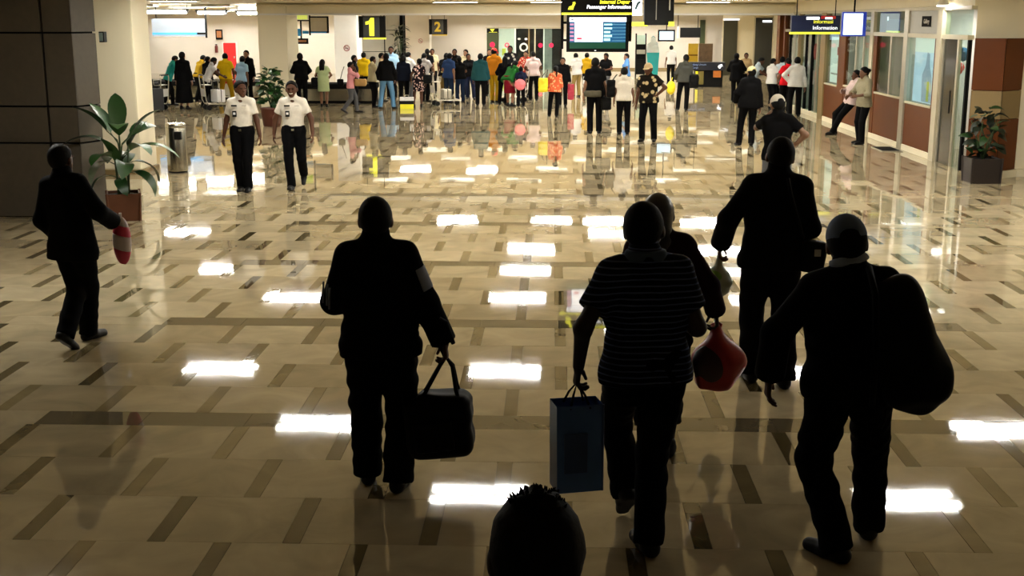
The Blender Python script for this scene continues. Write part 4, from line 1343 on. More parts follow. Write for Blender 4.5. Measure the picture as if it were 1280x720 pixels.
shop = thing('shopfront', 'row of glazed shop fronts with brown lower panels along the side', 'shop front', (0, 0, 0))
for (y0, y1, nm, m) in ((22.92, 23.2, 'post', m_frame), (25.08, 25.36, 'post', m_alu), (27.76, 28.02, 'post', m_frame), (32.55, 33.1, 'post', m_tan),
                        (36.0, 36.15, 'post', m_tan), (38.2, 38.4, 'post', m_brown)):
    bay(y0, y1, 0.0, 2.78, nm, m, -0.04, 0.16, shop)
for (y0, y1) in ((23.2, 23.36), (30.42, 31.12), (27.5, 27.76)):
    bay(y0, y1, 0.1, 2.27, 'brown_pillar', m_brown, -0.01, 0.1, shop)
bay(21.5, 38.3, 2.25, 2.33, 'transom_bar', m_frame, -0.03, 0.12, shop)
for (y0, y1, zt) in ((23.36, 25.08, 0.95), (25.36, 27.5, 1.0), (28.02, 30.42, 1.0), (31.12, 32.55, 0.95)):
    bay(y0, y1, 0.12, zt, 'brown_panel', m_brown, 0.0, 0.06, shop)
    bay(y0, y1, zt, zt + 0.04, 'sill', m_frame, -0.02, 0.1, shop)
    bay(y0, y1, zt + 0.04, 2.25, 'pane', m_glass, 0.02, 0.012, shop)
for (y0, y1) in ((21.5, 22.92), (28.02, 30.42), (31.12, 32.55), (33.1, 36.0), (36.15, 38.2), (25.36, 27.76)):
    bay(y0, y1, 2.33, 2.76, 'transom_pane', m_glass, 0.03, 0.012, shop)
bay(23.2, 25.08, 2.33, 2.76, 'transom_panel', m_grey, 0.0, 0.05, shop)
for y in (28.7, 29.4, 26.4, 33.7, 34.4, 35.2, 36.9, 37.6):
    bay(y - 0.05, y + 0.05, 1.0 if y < 31 else 0.1, 2.25, 'mullion', m_alu if y < 31 or int(y * 10) % 2 else m_blackmatte, 0.0, 0.08, shop)
for (y0, y1) in ((33.1, 36.0), (36.15, 38.2)):
    bay(y0, y1, 0.1, 2.25, 'pane', m_glass, 0.03, 0.012, shop)
# dark glazed door next to the corner pillar
door = thing('shop_door', 'tall dark glazed door by the brown-clad corner pillar', 'door', (0, 0, 0))
bay(21.5, 21.58, 0.0, 2.25, 'door_frame', m_blackmatte, 0.0, 0.06, door)
bay(22.1, 22.9, 0.0, 2.25, 'door_leaf', m_darkglass, 0.02, 0.04, door)
bay(22.84, 22.92, 0.0, 2.25, 'door_frame', m_alu, 0.0, 0.06, door)
bay(22.02, 22.1, 0.0, 2.25, 'door_frame', m_alu, 0.0, 0.06, door)
bay(21.58, 22.02, 0.0, 2.25, 'pane', m_glass, 0.03, 0.012, door)
MB().tube([(X0 - 0.03, 22.2, 0.95), (X0 - 0.03, 22.2, 1.35)], 0.015, 8).build('door_handle', m_blackmatte, door)
# what stands inside the shops
bl = struct('partition_dark', MB().box(8.4, 21.5, 0, 8.5, 23.2, 2.25), m_blackmatte)
po = thing('poster', 'large pale blue poster of a person in the shop window', 'poster', (X0 + 0.12, 24.2, 1.62), -90)
MB().box(-0.82, 0, -0.62, 0.82, 0.015, 0.63, 0.003).build('sheet', mat('pale blue print', (0.36, 0.43, 0.52), 0.4, var=0.25, scale=2.5, emit=1.3), po)
MB().plate([(-0.2, -0.6), (0.42, -0.6), (0.36, -0.1), (0.2, 0.1), (0.16, 0.32), (0.02, 0.36), (-0.05, 0.1), (-0.24, -0.08)], -0.004, 0.0).build('printed_figure', mat('dark blue print', (0.24, 0.28, 0.36), 0.4, var=0.3, scale=6, emit=0.9), po)
MB().plate([(0.1, -0.58), (0.26, -0.58), (0.24, -0.2), (0.12, -0.2)], -0.008, -0.004).build('yellow_print', mat('yellow print', (0.45, 0.45, 0.08), 0.4, var=0.2, emit=0.4), po)
MB().box(-0.82, -0.004, 0.35, 0.82, 0.0, 0.63).build('white_band', mat('backlit white print', (0.6, 0.6, 0.55), 0.5, var=0.05, emit=1.0), po)
po2 = thing('poster', 'narrow white notice sheet in the window beside the brown pillar', 'poster', (X0 + 0.1, 31.8, 1.62), -90)
MB().box(-0.62, 0, -0.6, 0.62, 0.015, 0.55, 0.003).build('sheet', MATS['backlit white print'], po2)
MB().box(0.1, -0.004, 0.1, 0.35, 0.0, 0.3).build('red_mark', m_red, po2)
MB().box(-0.5, -0.004, -0.4, 0.4, 0.0, -0.36).build('printed_line', m_grey, po2)
po3 = thing('poster', 'white and red round poster behind the dark end window', 'poster', (X0 + 0.045, 34.1, 1.75), -90)
MB().plate([(0.22 * math.cos(a), 0.22 * math.sin(a)) for a in np.linspace(0, 6.283, 18, endpoint=False)], 0, 0.02).build('disc', mat('poster red', (0.5, 0.05, 0.05), 0.5, var=0.1), po3)
for y, z, c, lab in ((21.75, 1.98, (0.1, 0.3, 0.6), 'pale blue balloon inside the shop doorway'), (21.75, 1.72, (0.75, 0.06, 0.03), 'red balloon under the pale blue one in the shop doorway')):
    b = thing('balloon', lab, 'balloon', (7.4 + (0.02 if 'red' in lab[:4] else 0), 22.5 + (0.28 if 'red' in lab[:4] else 0), z))
    MB().lathe([(0.005, -0.13), (0.05, -0.1), (0.1, -0.02), (0.11, 0.03), (0.08, 0.09), (0.03, 0.12), (0.004, 0.125)], 16).build('skin', mat(lab[:9], c, 0.25, var=0), b, True)
    MB().tube([(0, 0, -0.125), (0.01, 0, -0.4), (0, 0, -z)], 0.004, 5).build('string', m_white, b)
for k, (y0, y1, w) in enumerate(((28.2, 30.3, 'pale grey filing cabinet inside the middle shop'), (33.4, 35.9, 'pale cupboard standing behind the dark end window'))):
    cb = thing('cabinet', w, 'cabinet', (9.0, (y0 + y1) / 2, 0))
    hw = (y1 - y0) / 2 - 0.2
    MB().box(-0.2, -hw, 0, 0.25, hw, 1.8, 0.01).build('carcass', m_grey, cb)
    for j in range(3):
        a = -hw + j * 2 * hw / 3
        dd = MB().box(-0.22, a + 0.02, 0.05, -0.2, a + 2 * hw / 3 - 0.02, 1.75, 0.004).build('cabinet_door', m_white, cb)
        MB().box(-0.235, a + 0.06, 0.9, -0.22, a + 0.08, 1.05).build('handle', m_alu, dd)
for y in (22.2, 24.3, 29.3, 34.5):
    t = thing('shop_light', 'small round white ceiling light inside the shops', 'light', (8.7, y, 2.85), group='shop ceiling lights')
    MB().lathe([(0.2, 0.0), (0.22, -0.02), (0.2, -0.05)], 20).build('rim', m_white, t)
    MB().lathe([(0.19, -0.045), (0.19, -0.055)], 20).build('diffuser', m_tube, t)
# spot above the door
sp = thing('downlight', 'glowing cone-shaped wall lamp above the shop door', 'light', (7.0, 22.6, 2.84))
MB().lathe([(0.02, 0.16), (0.05, 0.14), (0.1, 0.03), (0.105, 0.0)], 20).build('shade', m_white, sp, True)
MB().lathe([(0.1, 0.005), (0.1, -0.012)], 20).build('bulb', m_tube, sp)
# signs on the shop front
s1 = thing('shop_sign', 'long dark blue hanging sign with a yellow bottom edge', 'sign', (6.5, 31.0, 2.5))
MB().box(-0.58, 0, -0.2, 0.62, 0.12, 0.2, 0.008).build('sign_box', mat('dark blue sign', (0.006, 0.012, 0.05), 0.35, var=0), s1)
MB().box(-0.6, -0.02, -0.25, 0.62, 0.13, -0.2, 0.006).build('yellow_edge', m_yellowlit, s1)
MB().box(-0.22, -0.01, 0.1, 0.1, 0.0, 0.17, 0.004).build('white_plate', m_whitelit, s1)
MB().box(0.14, -0.01, 0.12, 0.5, 0.0, 0.19, 0.004).build('red_plate', m_red, s1)
MB().box(0.24, -0.015, 0.11, 0.42, -0.005, 0.16, 0.004).build('white_plate', m_whitelit, s1)
text('Informasi', 0.13, m_yellowlit, s1, (0.2, -0.004, 0.05))
text('Information', 0.13, m_whitelit, s1, (0.25, -0.004, -0.1))
for x in (-0.45, 0.5):
    MB().tube([(x, 0.06, 0.2), (x, 0.06, 0.6)], 0.012, 6).build('hanger', m_blackmatte, s1)
mo = thing('monitor', 'blue framed hanging monitor with a bright white screen', 'monitor', (6.8, 28.25, 2.5))
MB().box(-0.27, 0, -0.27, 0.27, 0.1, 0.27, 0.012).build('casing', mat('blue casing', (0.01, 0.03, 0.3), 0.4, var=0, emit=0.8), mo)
MB().box(-0.24, -0.008, -0.235, 0.19, 0.002, 0.235).build('screen', mat('white blue screen', (0.75, 0.9, 1.0), 0.3, var=0, emit=1.4), mo)
MB().tube([(0, 0.05, 0.27), (0, 0.05, 0.6)], 0.02, 8).build('bracket', m_blackmatte, mo)
s2 = thing('shop_sign', 'dark plate with a yellow lower strip behind the transom glass', 'sign', (X0 + 0.14, 26.5, 2.52), -90)
MB().box(-0.85, 0, -0.16, 0.75, 0.03, 0.08, 0.004).build('plate', mat('dark teal plate', (0.008, 0.018, 0.03), 0.4, var=0), s2)
MB().box(-0.85, -0.006, -0.22, 0.1, 0.03, -0.16, 0.004).build('yellow_strip', m_yellowlit, s2)
MB().box(-0.82, -0.008, 0.06, -0.72, 0.0, 0.14, 0.004).build('white_mark', m_whitelit, s2)
s3 = thing('door_plate', 'small black plate with pale script on the grey transom panel', 'sign', (X0 - 0.005, 24.0, 2.56), -90)
MB().box(-0.26, -0.012, -0.1, 0.3, 0.0, 0.1, 0.003).build('plate', m_blackmatte, s3)
text('Gallery', 0.12, mat('pale lettering', (0.5, 0.48, 0.42), 0.5, var=0), s3, (0.03, -0.013, 0.0), shear=0.2)
# octagonal brown cladding of the corner pillar
cl = struct('pillar_corner', MB().prism([(7.03, 20.76), (7.0, 20.68), (7.38, 20.38), (7.77, 20.7), (7.77, 20.76)], 0.12, 2.29), m_blackmatte)
pts = [(7.0, 20.76), (6.97, 20.66), (7.37, 20.345), (7.8, 20.68), (7.8, 20.76)]
inn = [(7.03, 20.76), (7.0, 20.68), (7.38, 20.38), (7.77, 20.7), (7.77, 20.76)]
for i in range(4):
    for z0, z1, m in ((0.13, 0.975, m_brown), (0.985, 1.44, m_tan), (1.45, 2.29, m_brown)):
        a, b, c, d = pts[i], pts[i + 1], inn[i + 1], inn[i]
        k = 0.012
        MB().prism([(a[0] * (1 - k) + b[0] * k, a[1] * (1 - k) + b[1] * k), (b[0] * (1 - k) + a[0] * k, b[1] * (1 - k) + a[1] * k), c, d], z0, z1).build('panel', m, cl)
struct('baseboard_corner', MB().prism([(7.0, 20.8), (6.94, 20.64), (7.37, 20.3), (7.83, 20.65), (9.0, 20.7), (9.0, 20.8)], 0, 0.125), m_cream)
mt = thing('door_mat', 'thin dark door mat on the floor before the shop window', 'mat', (6.85, 25.1, 0.001), 0)
MB().box(-0.2, -0.45, 0, 0.2, 0.45, 0.012, 0.003).build('mat_pad', m_blackmatte, mt)
MB().tube([(-0.2, -0.45, 0.008), (0.2, -0.45, 0.008), (0.2, 0.45, 0.008), (-0.2, 0.45, 0.008)], 0.008, 6, True).build('mat_rim', m_alu, mt)

# ------------------------------------------------------------------ hanging boards and screens
fb = thing('information_board', 'hanging black flight information board with a lit screen under a yellow line', 'board', (0.75, 21.6, 2.04))
MB().box(-0.61, 0, 0.66, 0.62, 0.14, 0.9, 0.01).build('header', m_black, fb)
MB().box(-0.6, -0.015, 0.635, 0.63, 0.14, 0.67, 0.004).build('yellow_line', m_yellowlit, fb)
text('Internal Depar', 0.088, m_yellowlit, fb, (0.58, -0.004, 0.85), align='RIGHT', shear=0.15, bold=0.004)
text('Passenger Information', 0.085, m_whitelit, fb, (0.6, -0.004, 0.765), align='RIGHT', shear=0.15, bold=0.003)
MB().plate([(-0.49, 0.72), (-0.4, 0.72), (-0.385, 0.77), (-0.355, 0.83), (-0.37, 0.855), (-0.41, 0.845), (-0.405, 0.82), (-0.42, 0.79), (-0.47, 0.77)], -0.012, 0.0).build('plane_symbol', m_yellowlit, fb)
sc = MB().box(-0.51, -0.03, 0.0, 0.57, 0.1, 0.63, 0.012).build('monitor_bezel', m_black, fb)
m_scrblue = mat('screen blue', (0.008, 0.06, 0.16), 0.3, var=0.3, scale=5, emit=0.0)
m_scrblue.node_tree.nodes['Principled BSDF'].inputs['Emission Color'].default_value = (0.01, 0.09, 0.2, 1)
m_scrblue.node_tree.nodes['Principled BSDF'].inputs['Emission Strength'].default_value = 1.0
m_scrgreen = mat('screen green', (0.004, 0.03, 0.014), 0.3, var=0.3, emit=0.0)
m_scrgreen.node_tree.nodes['Principled BSDF'].inputs['Emission Color'].default_value = (0.006, 0.055, 0.03, 1)
m_scrgreen.node_tree.nodes['Principled BSDF'].inputs['Emission Strength'].default_value = 1.0
m_cyanlit = mat('lit cyan', (0.5, 0.95, 0.95), 0.3, var=0, emit=0.9)
m_pinklit = mat('lit pink', (0.6, 0.25, 0.4), 0.3, var=0, emit=0.7)
m_redlit = mat('lit red', (0.7, 0.01, 0.06), 0.3, var=0, emit=0.7)
MB().box(-0.455, -0.034, 0.06, 0.515, -0.03, 0.58).build('screen', m_scrblue, sc)
MB().box(-0.455, -0.036, 0.06, 0.515, -0.034, 0.165).build('ticker_band', m_scrgreen, sc)
MB().box(-0.46, -0.038, 0.515, 0.525, -0.034, 0.59).build('title_bar', m_whitelit, sc)
MB().box(-0.37, -0.038, 0.175, 0.12, -0.034, 0.512, 0.0015).build('list_panel', m_whitelit, sc)
MB().box(-0.33, -0.042, 0.215, -0.24, -0.038, 0.245).build('red_flag', m_redlit, sc)
MB().box(-0.43, -0.042, 0.545, -0.39, -0.038, 0.562).build('title_mark', m_black, sc)
for k in range(5):
    MB().box(-0.45, -0.038, 0.19 + k * 0.066, -0.385, -0.035, 0.222 + k * 0.066).build('flight_mark', m_pinklit, sc)
    MB().box(0.14, -0.038, 0.19 + k * 0.066, 0.25 + 0.03 * (k % 2) + 0.03 * (k == 4), -0.035, 0.235 + k * 0.062).build('flight_row', m_cyanlit, sc)
for k in range(6):
    MB().box(0.28, -0.038, 0.19 + k * 0.055, 0.515, -0.035, 0.197 + k * 0.055).build('row_line', mat('lit blue line', (0.2, 0.5, 0.7), 0.3, var=0, emit=0.5), sc)
MB().box(-0.02, -0.034, 0.02, 0.01, -0.03, 0.032).build('maker_mark', m_whitelit, sc)
for x in (-0.585, 0.6):
    MB().tube([(x, 0.06, 0.05 if x < 0 else 0.2), (x, 0.06, CEIL - 2.04)], 0.025, 8).build('pole', m_blackmatte, fb)
for z in (0.2, 0.5):
    MB().box(-0.6, 0.03, z - 0.02, 0.62, 0.09, z + 0.02).build('cross_bar', m_blackmatte, fb)
bs = thing('gate_sign', 'black hanging box sign with yellow lower corners and a white pictogram side', 'sign', (2.03, 24.0, 2.47))
MB().box(-0.27, 0, 0.02, 0.3, 0.2, 0.62, 0.01).build('sign_box', m_black, bs)
MB().box(-0.48, 0.3, 0.2, -0.29, 0.32, 0.62, 0.004).build('pictogram_panel', m_whitelit, bs)
MB().plate([(-0.44, 0.32), (-0.4, 0.32), (-0.36, 0.42), (-0.32, 0.45), (-0.34, 0.48), (-0.39, 0.45)], 0.293, 0.3).build('pictogram', mat('dark teal print', (0.02, 0.1, 0.12), 0.5, var=0), bs)
MB().plate([(-0.42 + 0.03 * math.cos(a), 0.53 + 0.03 * math.sin(a)) for a in np.linspace(0, 6.283, 12, endpoint=False)], 0.293, 0.3).build('pictogram', MATS['dark teal print'], bs)
MB().box(-0.5, 0.02, 0.0, -0.2, 0.16, 0.08, 0.008).build('yellow_end', m_yellowlit, bs)
MB().box(0.2, -0.01, 0.0, 0.31, 0.16, 0.085, 0.008).build('yellow_end', m_yellowlit, bs)
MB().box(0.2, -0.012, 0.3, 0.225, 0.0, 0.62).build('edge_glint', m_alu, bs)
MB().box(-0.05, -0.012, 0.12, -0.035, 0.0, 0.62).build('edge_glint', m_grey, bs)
for x in (-0.2, 0.25):
    MB().tube([(x, 0.1, 0.6), (x, 0.1, CEIL - 2.47)], 0.012, 6).build('hanger', m_blackmatte, bs)
for n, loc, sz, m1 in (('1', (-6.14, 42.0, 2.37), (0.46, 0.36), m_yellowlit), ('2', (-5.52, 59.6, 2.29), (0.44, 0.36), mat('dull yellow', (0.6, 0.45, 0.03), 0.5, var=0))):
    t = thing('belt_sign', 'hanging black sign with a yellow figure %s above the baggage belts' % ('one' if n == '1' else 'two'), 'sign', loc)
    MB().box(-sz[0], 0, -sz[1], sz[0], 0.12, sz[1], 0.01).build('sign_box', m_black, t)
    MB().box(-sz[0] * 0.66, -0.01, -sz[1] * 0.93, -sz[0] * 0.1 + 0.3, 0.0, sz[1] * 0.9, 0.004).build('number_panel', mat('dark grey panel', (0.035, 0.04, 0.045), 0.5, var=0.1), t)
    if n == '1':
        MB().plate([(-0.09, -0.3), (0.07, -0.3), (0.07, 0.3), (-0.04, 0.3), (-0.1, 0.2), (-0.22, 0.17), (-0.22, 0.07), (-0.09, 0.1)], -0.02, -0.01).build('number', m1, t)
    else:
        text(n, 0.62, m1, t, (-0.02, -0.014, -0.02), name='number', bold=0.02)
    MB().box(-sz[0] * 0.66, -0.012, -sz[1] - 0.05, sz[0], 0.1, -sz[1], 0.004).build('yellow_edge', m1, t)
    for x in (-0.3, 0.3):
        MB().tube([(x, 0.06, sz[1]), (x, 0.06, CEIL - loc[2])], 0.012, 6).build('hanger', m_blackmatte, t)
mn = thing('monitor', 'small black hanging monitor with a pale blue picture', 'monitor', (4.12, 45, 1.84))
MB().box(-0.31, 0, 0, 0.31, 0.1, 0.42, 0.02).build('casing', m_black, mn)
MB().box(-0.25, -0.008, 0.06, 0.25, 0.0, 0.36).build('screen', mat('pale blue screen', (0.45, 0.7, 0.95), 0.3, var=0.25, scale=3, emit=0.0), mn)
MATS['pale blue screen'].node_tree.nodes['Principled BSDF'].inputs['Emission Color'].default_value = (0.5, 0.75, 1, 1)
MATS['pale blue screen'].node_tree.nodes['Principled BSDF'].inputs['Emission Strength'].default_value = 0.9
MB().tube([(0, 0.05, 0.42), (0, 0.05, CEIL - 1.84)], 0.02, 8).build('pole', m_blackmatte, mn)
bk = thing('hanging_sign', 'plain black hanging sign beside the small monitor', 'sign', (5.3, 48, 1.94))
MB().box(-0.38, 0, 0, 0.4, 0.1, 0.38, 0.008).build('sign_box', m_black, bk)
MB().box(-0.5, 0.02, -0.02, -0.44, 0.08, 0.42).build('pale_post', m_white, bk)
for x in (-0.47, 0.3):
    MB().tube([(x, 0.05, 0.38), (x, 0.05, CEIL - 1.94)], 0.015, 6).build('hanger', m_blackmatte, bk)
# left hall boards
bn = thing('header_board', 'white hanging header board with a blue stripe over the left hall', 'board', (-12.75, 42, 2.05))
MB().box(-0.95, 0, 0.0, 0.88, 0.08, 0.6, 0.006).build('board', mat('bluish white board', (0.24, 0.27, 0.31), 0.6, var=0.05, spec=0.1), bn)
MB().box(-0.95, -0.008, 0.06, 0.7, 0.0, 0.13).build('blue_stripe', mat('bright blue', (0.02, 0.25, 0.55), 0.5, var=0), bn)
MB().box(0.88, 0.0, -0.05, 0.94, 0.06, CEIL - 2.05).build('pole', m_black, bn)
MB().box(0.6, -0.02, 0.07, 0.9, 0.0, 0.13).build('clamp', m_black, bn)
MB().tube([(-0.8, 0.04, 0.6), (-0.8, 0.04, CEIL - 2.05)], 0.02, 6).build('hanger', m_blackmatte, bn)
pf = thing('picture', 'small dark framed orange picture on the left hall wall', 'picture', (-16.6, 61.1, 1.66))
MB().box(-0.16, 0, 0, 0.19, 0.06, 0.5, 0.01).build('picture_frame', m_black, pf)
MB().box(-0.1, -0.008, 0.1, 0.13, 0.0, 0.42).build('print', mat('orange print', (0.35, 0.14, 0.05), 0.5, var=0.4, scale=8), pf)
rd = thing('red_door', 'red panel door in the pale wall of the left hall', 'door', (-16.1, 61.1, 0))
MB().box(-0.3, 0, 0, 0.32, 0.08, 1.5, 0.01).build('door_leaf', m_red, rd)
MB().box(-0.36, 0.02, 0, -0.3, 0.1, 1.55).build('door_frame', m_white, rd)
MB().box(0.32, 0.02, 0, 0.38, 0.1, 1.55).build('door_frame', m_white, rd)
MB().box(0.2, -0.03, 0.75, 0.26, 0.0, 0.85).build('handle', m_alu, rd)
ex = thing('fire_extinguisher', 'small dark extinguisher on the wall beside the red door', 'extinguisher', (-16.75, 61.115, 1.1))
MB().lathe([(0.03, 0.3), (0.07, 0.26), (0.08, 0.2), (0.08, -0.05), (0.07, -0.08)], 14).build('cylinder', mat('dark red paint', (0.1, 0.012, 0.01), 0.4, var=0), ex, True)
MB().box(-0.05, -0.04, 0.3, 0.05, 0.02, 0.34).build('valve', m_black, ex)
for x0, x1, y, z in ((-13.8, -12.1, 41, 2.86), (-12.0, -10.9, 41.4, 2.84), (-10.8, -9.4, 42.0, 2.82)):
    t = thing('tube_light', 'fluorescent tube light on the black rail, %s' % {-13.8: 'next to the cream column', -12.0: 'middle of the three', -10.8: 'far end by the beam'}[x0], 'light', ((x0 + x1) / 2, y, z))
    w = (x1 - x0) / 2
    MB().box(-w, -0.05, 0.05, w, 0.05, 0.09, 0.005).build('rail', m_black, t)
    MB().tube([(-w + 0.08, 0, 0.0), (w - 0.08, 0, 0.0)], 0.045, 10).build('tube', m_tube, t)
    for x in (-w + 0.06, w - 0.06):
        MB().box(x - 0.03, -0.04, -0.03, x + 0.03, 0.04, 0.06).build('end_cap', m_black, t)
        MB().tube([(x, 0, 0.09), (x, 0, CEIL - z)], 0.01, 6).build('hanger', m_blackmatte, t)
gf = thing('gate_board', 'black framed hanging boards with a yellow green panel and a blue strip', 'board', (-8.1, 41.0, 1.8))
MB().box(-0.56, 0, 0.82, -0.05, 0.04, 1.05, 0.004).build('yellow_green_panel', mat('lit yellow green', (0.65, 0.8, 0.15), 0.5, var=0.3, scale=7, emit=0.5), gf)
MB().box(-0.6, 0.0, 0.76, 0.02, 0.06, 0.8).build('frame_bar', m_black, gf)
MB().box(-0.6, 0.0, 1.06, 0.02, 0.06, 1.1).build('frame_bar', m_black, gf)
MB().box(-0.3, 0.0, 0.1, -0.25, 0.06, 0.8).build('frame_bar', m_black, gf)
MB().box(0.0, 0.0, 0.3, 0.05, 0.06, CEIL - 1.8).build('frame_bar', m_black, gf)
MB().box(-0.42, -0.01, 0.28, -0.28, 0.05, 0.52).build('blue_screen', MATS['bright blue'], gf)
MB().box(-0.22, -0.01, 0.35, -0.02, 0.05, 0.45).build('blue_screen', MATS['bright blue'], gf)
MB().box(-0.5, -0.01, 0.02, -0.04, 0.05, 0.2).build('lower_picture_frame', m_black, gf)
MB().box(-0.45, -0.018, 0.08, -0.1, -0.01, 0.15).build('orange_picture', MATS['orange print'], gf)
for q in ((0.05, 0.87, 0.65, 0.92), (0.05, 0.37, 0.65, 0.43), (0.6, 0.37, 0.66, 0.92)):
    MB().box(q[0], 0, q[1], q[2], 0.05, q[3]).build('frame_bar', m_black, gf)
MB().box(0.05, -0.006, 0.37, 0.58, 0.0, 0.42).build('blue_strip', MATS['bright blue'], gf)
MB().box(0.05, 0.02, 0.43, 0.6, 0.04, 0.87).build('tan_board', mat('tan board', (0.42, 0.36, 0.26), 0.5, var=0.15), gf)

# ------------------------------------------------------------------ doors and fittings on the far wall
YB = 66.55
m_green = mat('dark olive door', (0.03, 0.045, 0.012), 0.5, var=0.3, scale=3)
m_mint = mat('pale mint glass', (0.42, 0.55, 0.48), 0.2, var=0.08)
d1_ = thing('exit_door', 'dark olive exit door with a yellow lit arrow sign on top', 'door', (-3.22, YB, 0))
MB().box(-0.32, -0.04, 0, 0.32, 0.0, 1.95, 0.008).build('door_leaf', m_green, d1_)
MB().box(-0.32, -0.05, 1.95, 0.32, 0.0, 2.18, 0.006).build('sign_box', m_black, d1_)
MB().plate([(-0.14, 2.14), (-0.02, 2.0), (0.1, 2.14)], -0.062, -0.05).build('arrow', m_yellowlit, d1_)
MB().box(-0.2, -0.06, 1.97, 0.24, -0.05, 1.985).build('yellow_bar', m_yellowlit, d1_)
MB().plate([(0.14 * math.cos(a) - 0.02, 1.32 + 0.14 * math.sin(a)) for a in np.linspace(0, 6.283, 18, endpoint=False)], -0.05, -0.04).build('red_disc', m_redlit, d1_)
d2_ = thing('glass_door', 'pale mint glass door with a red ring sticker', 'door', (-2.42, YB, 0))
MB().box(-0.46, -0.03, 0, 0.36, 0.0, 2.16, 0.006).build('pane', m_mint, d2_)
MB().box(0.36, -0.05, 0, 0.47, 0.0, 2.18, 0.006).build('door_frame', m_white, d2_)
MB().box(-0.3, -0.034, 0.75, -0.1, -0.03, 1.12).build('green_sticker', mat('lime sticker', (0.3, 0.4, 0.03), 0.5, var=0.1), d2_)
ring = [(0.1 * math.cos(a) - 0.03, -0.04, 1.3 + 0.1 * math.sin(a)) for a in np.linspace(0, 6.283, 18, endpoint=False)]
MB().tube(ring, 0.028, 6, True).build('red_ring', m_redlit, d2_)
d3_ = thing('sliding_door', 'black sliding glass doors with red round stickers', 'door', (-0.75, YB, 0))
MB().box(-1.2, -0.02, 0, 1.25, 0.02, 2.16).build('dark_opening', m_darkglass, d3_)
for x, m in ((-0.52, m_tan), (-0.2, m_frame), (0.28, m_mint), (-1.18, m_blackmatte), (1.22, m_blackmatte)):
    MB().box(x - 0.035, -0.06, 0, x + 0.035, -0.02, 2.16, 0.005).build('mullion', m, d3_)
MB().box(0.32, -0.04, 0, 0.72, -0.02, 2.16, 0.004).build('pane', mat('grey green pane', (0.1, 0.14, 0.12), 0.15, var=0.3), d3_)
for x in (0.1, 0.68):
    MB().plate([(x + 0.12 * math.cos(a), 1.29 + 0.12 * math.sin(a)) for a in np.linspace(0, 6.283, 20, endpoint=False)], -0.075, -0.062).build('red_disc', m_redlit, d3_)
ring = [(-0.8 + 0.19 * math.cos(a), -0.05, 1.18 + 0.19 * math.sin(a)) for a in np.linspace(0, 6.283, 22, endpoint=False)]
MB().tube(ring, 0.045, 6, True).build('white_ring', m_white, d3_)
for x, z in ((-1.05, 1.62), (-0.68, 1.62)):
    MB().plate([(x + 0.08 * math.cos(a), z + 0.06 * math.sin(a)) for a in np.linspace(0, 6.283, 14, endpoint=False)], -0.05, -0.03).build('white_mark', m_white, d3_)
struct('trim_4', MB().box(-3.6, YB - 0.06, 2.18, 0.6, YB + 0.05, 2.24), m_frame)
struct('baseboard_back', MB().box(0.6, YB - 0.05, 0, 8.2, YB + 0.05, 0.1), m_tan)
for x, w, z0, z1, lab in ((8.0, 0.14, 1.37, 2.62, 'narrow dark olive slot window high on the far wall'), (9.3, 0.33, 0.0, 2.6, 'tall dark olive door with a white lamp over it')):
    if x > 8.2:
        Yd = 59.95
        x = 8.55
    else:
        Yd = YB
    t = thing('slot_window' if x < 8.2 else 'service_door', lab, 'window' if x < 8.2 else 'door', (x, Yd, 0))
    MB().box(-w, -0.04, z0, w, 0.0, z1, 0.006).build('pane', m_green if x < 8.2 else mat('olive brown door', (0.03, 0.028, 0.014), 0.4, var=0.2), t)
    MB().box(-w - 0.04, -0.02, z0, -w, 0.02, z1).build('frame_bar', m_frame, t)
    MB().box(w, -0.02, z0, w + 0.04, 0.02, z1).build('frame_bar', m_frame, t)
    if x > 8.2:
        MB().box(-w - 0.05, -0.16, z1 + 0.0, w + 0.06, -0.02, z1 + 0.07, 0.02).build('lamp', m_whitelit, t)
dd = thing('dark_doorway', 'wide black doorway with a lit lamp at the end of the hall', 'door', (10.15, 59.95, 0))
MB().box(-0.42, -0.04, 0, 0.4, 0.0, 2.72).build('dark_opening', m_darkglass, dd)
MB().box(-0.48, -0.05, 0, -0.42, 0.02, 2.78).build('frame_bar', m_frame, dd)
MB().box(0.4, -0.05, 0, 0.46, 0.02, 2.78).build('frame_bar', m_frame, dd)
MB().box(-0.1, -0.14, 2.5, 0.34, -0.04, 2.6, 0.02).build('lamp', m_whitelit, dd)
# teal standee, display rack, kiosk
td = thing('standee', 'tall teal and white cut-out advertising figure on the floor', 'standee', (4.7, 58, 0))
MB().plate([(-0.28, 0.0), (0.24, 0.0), (0.27, 0.6), (0.3, 1.1), (0.22, 1.55), (0.12, 1.62), (0.1, 1.8), (0.0, 1.9), (-0.1, 1.8), (-0.12, 1.6), (-0.26, 1.5), (-0.3, 1.1), (-0.24, 0.6)], 0, 0.04).build('figure_board', mat('teal print', (0.01, 0.3, 0.33), 0.4, var=0.1), td)
MB().plate([(-0.28, 1.12), (0.28, 1.12), (0.22, 1.53), (0.12, 1.6), (0.1, 1.78), (0.0, 1.87), (-0.1, 1.78), (-0.12, 1.58), (-0.26, 1.48)], -0.006, 0).build('white_print', mat('pale print', (0.5, 0.58, 0.6), 0.5, var=0.1), td)
MB().box(-0.25, 0.04, 0, 0.25, 0.4, 0.03).build('foot', m_blackmatte, td)
rk = thing('display_rack', 'dark leaflet rack with pale sheets beside the teal standee', 'rack', (4.15, 58.2, 0))
MB().box(-0.25, 0, 0, -0.2, 0.3, 2.0).build('upright', m_black, rk)
MB().box(0.2, 0, 0, 0.25, 0.3, 2.0).build('upright', m_black, rk)
MB().box(-0.2, 0.1, 0.1, 0.2, 0.14, 1.5).build('back_panel', m_black, rk)
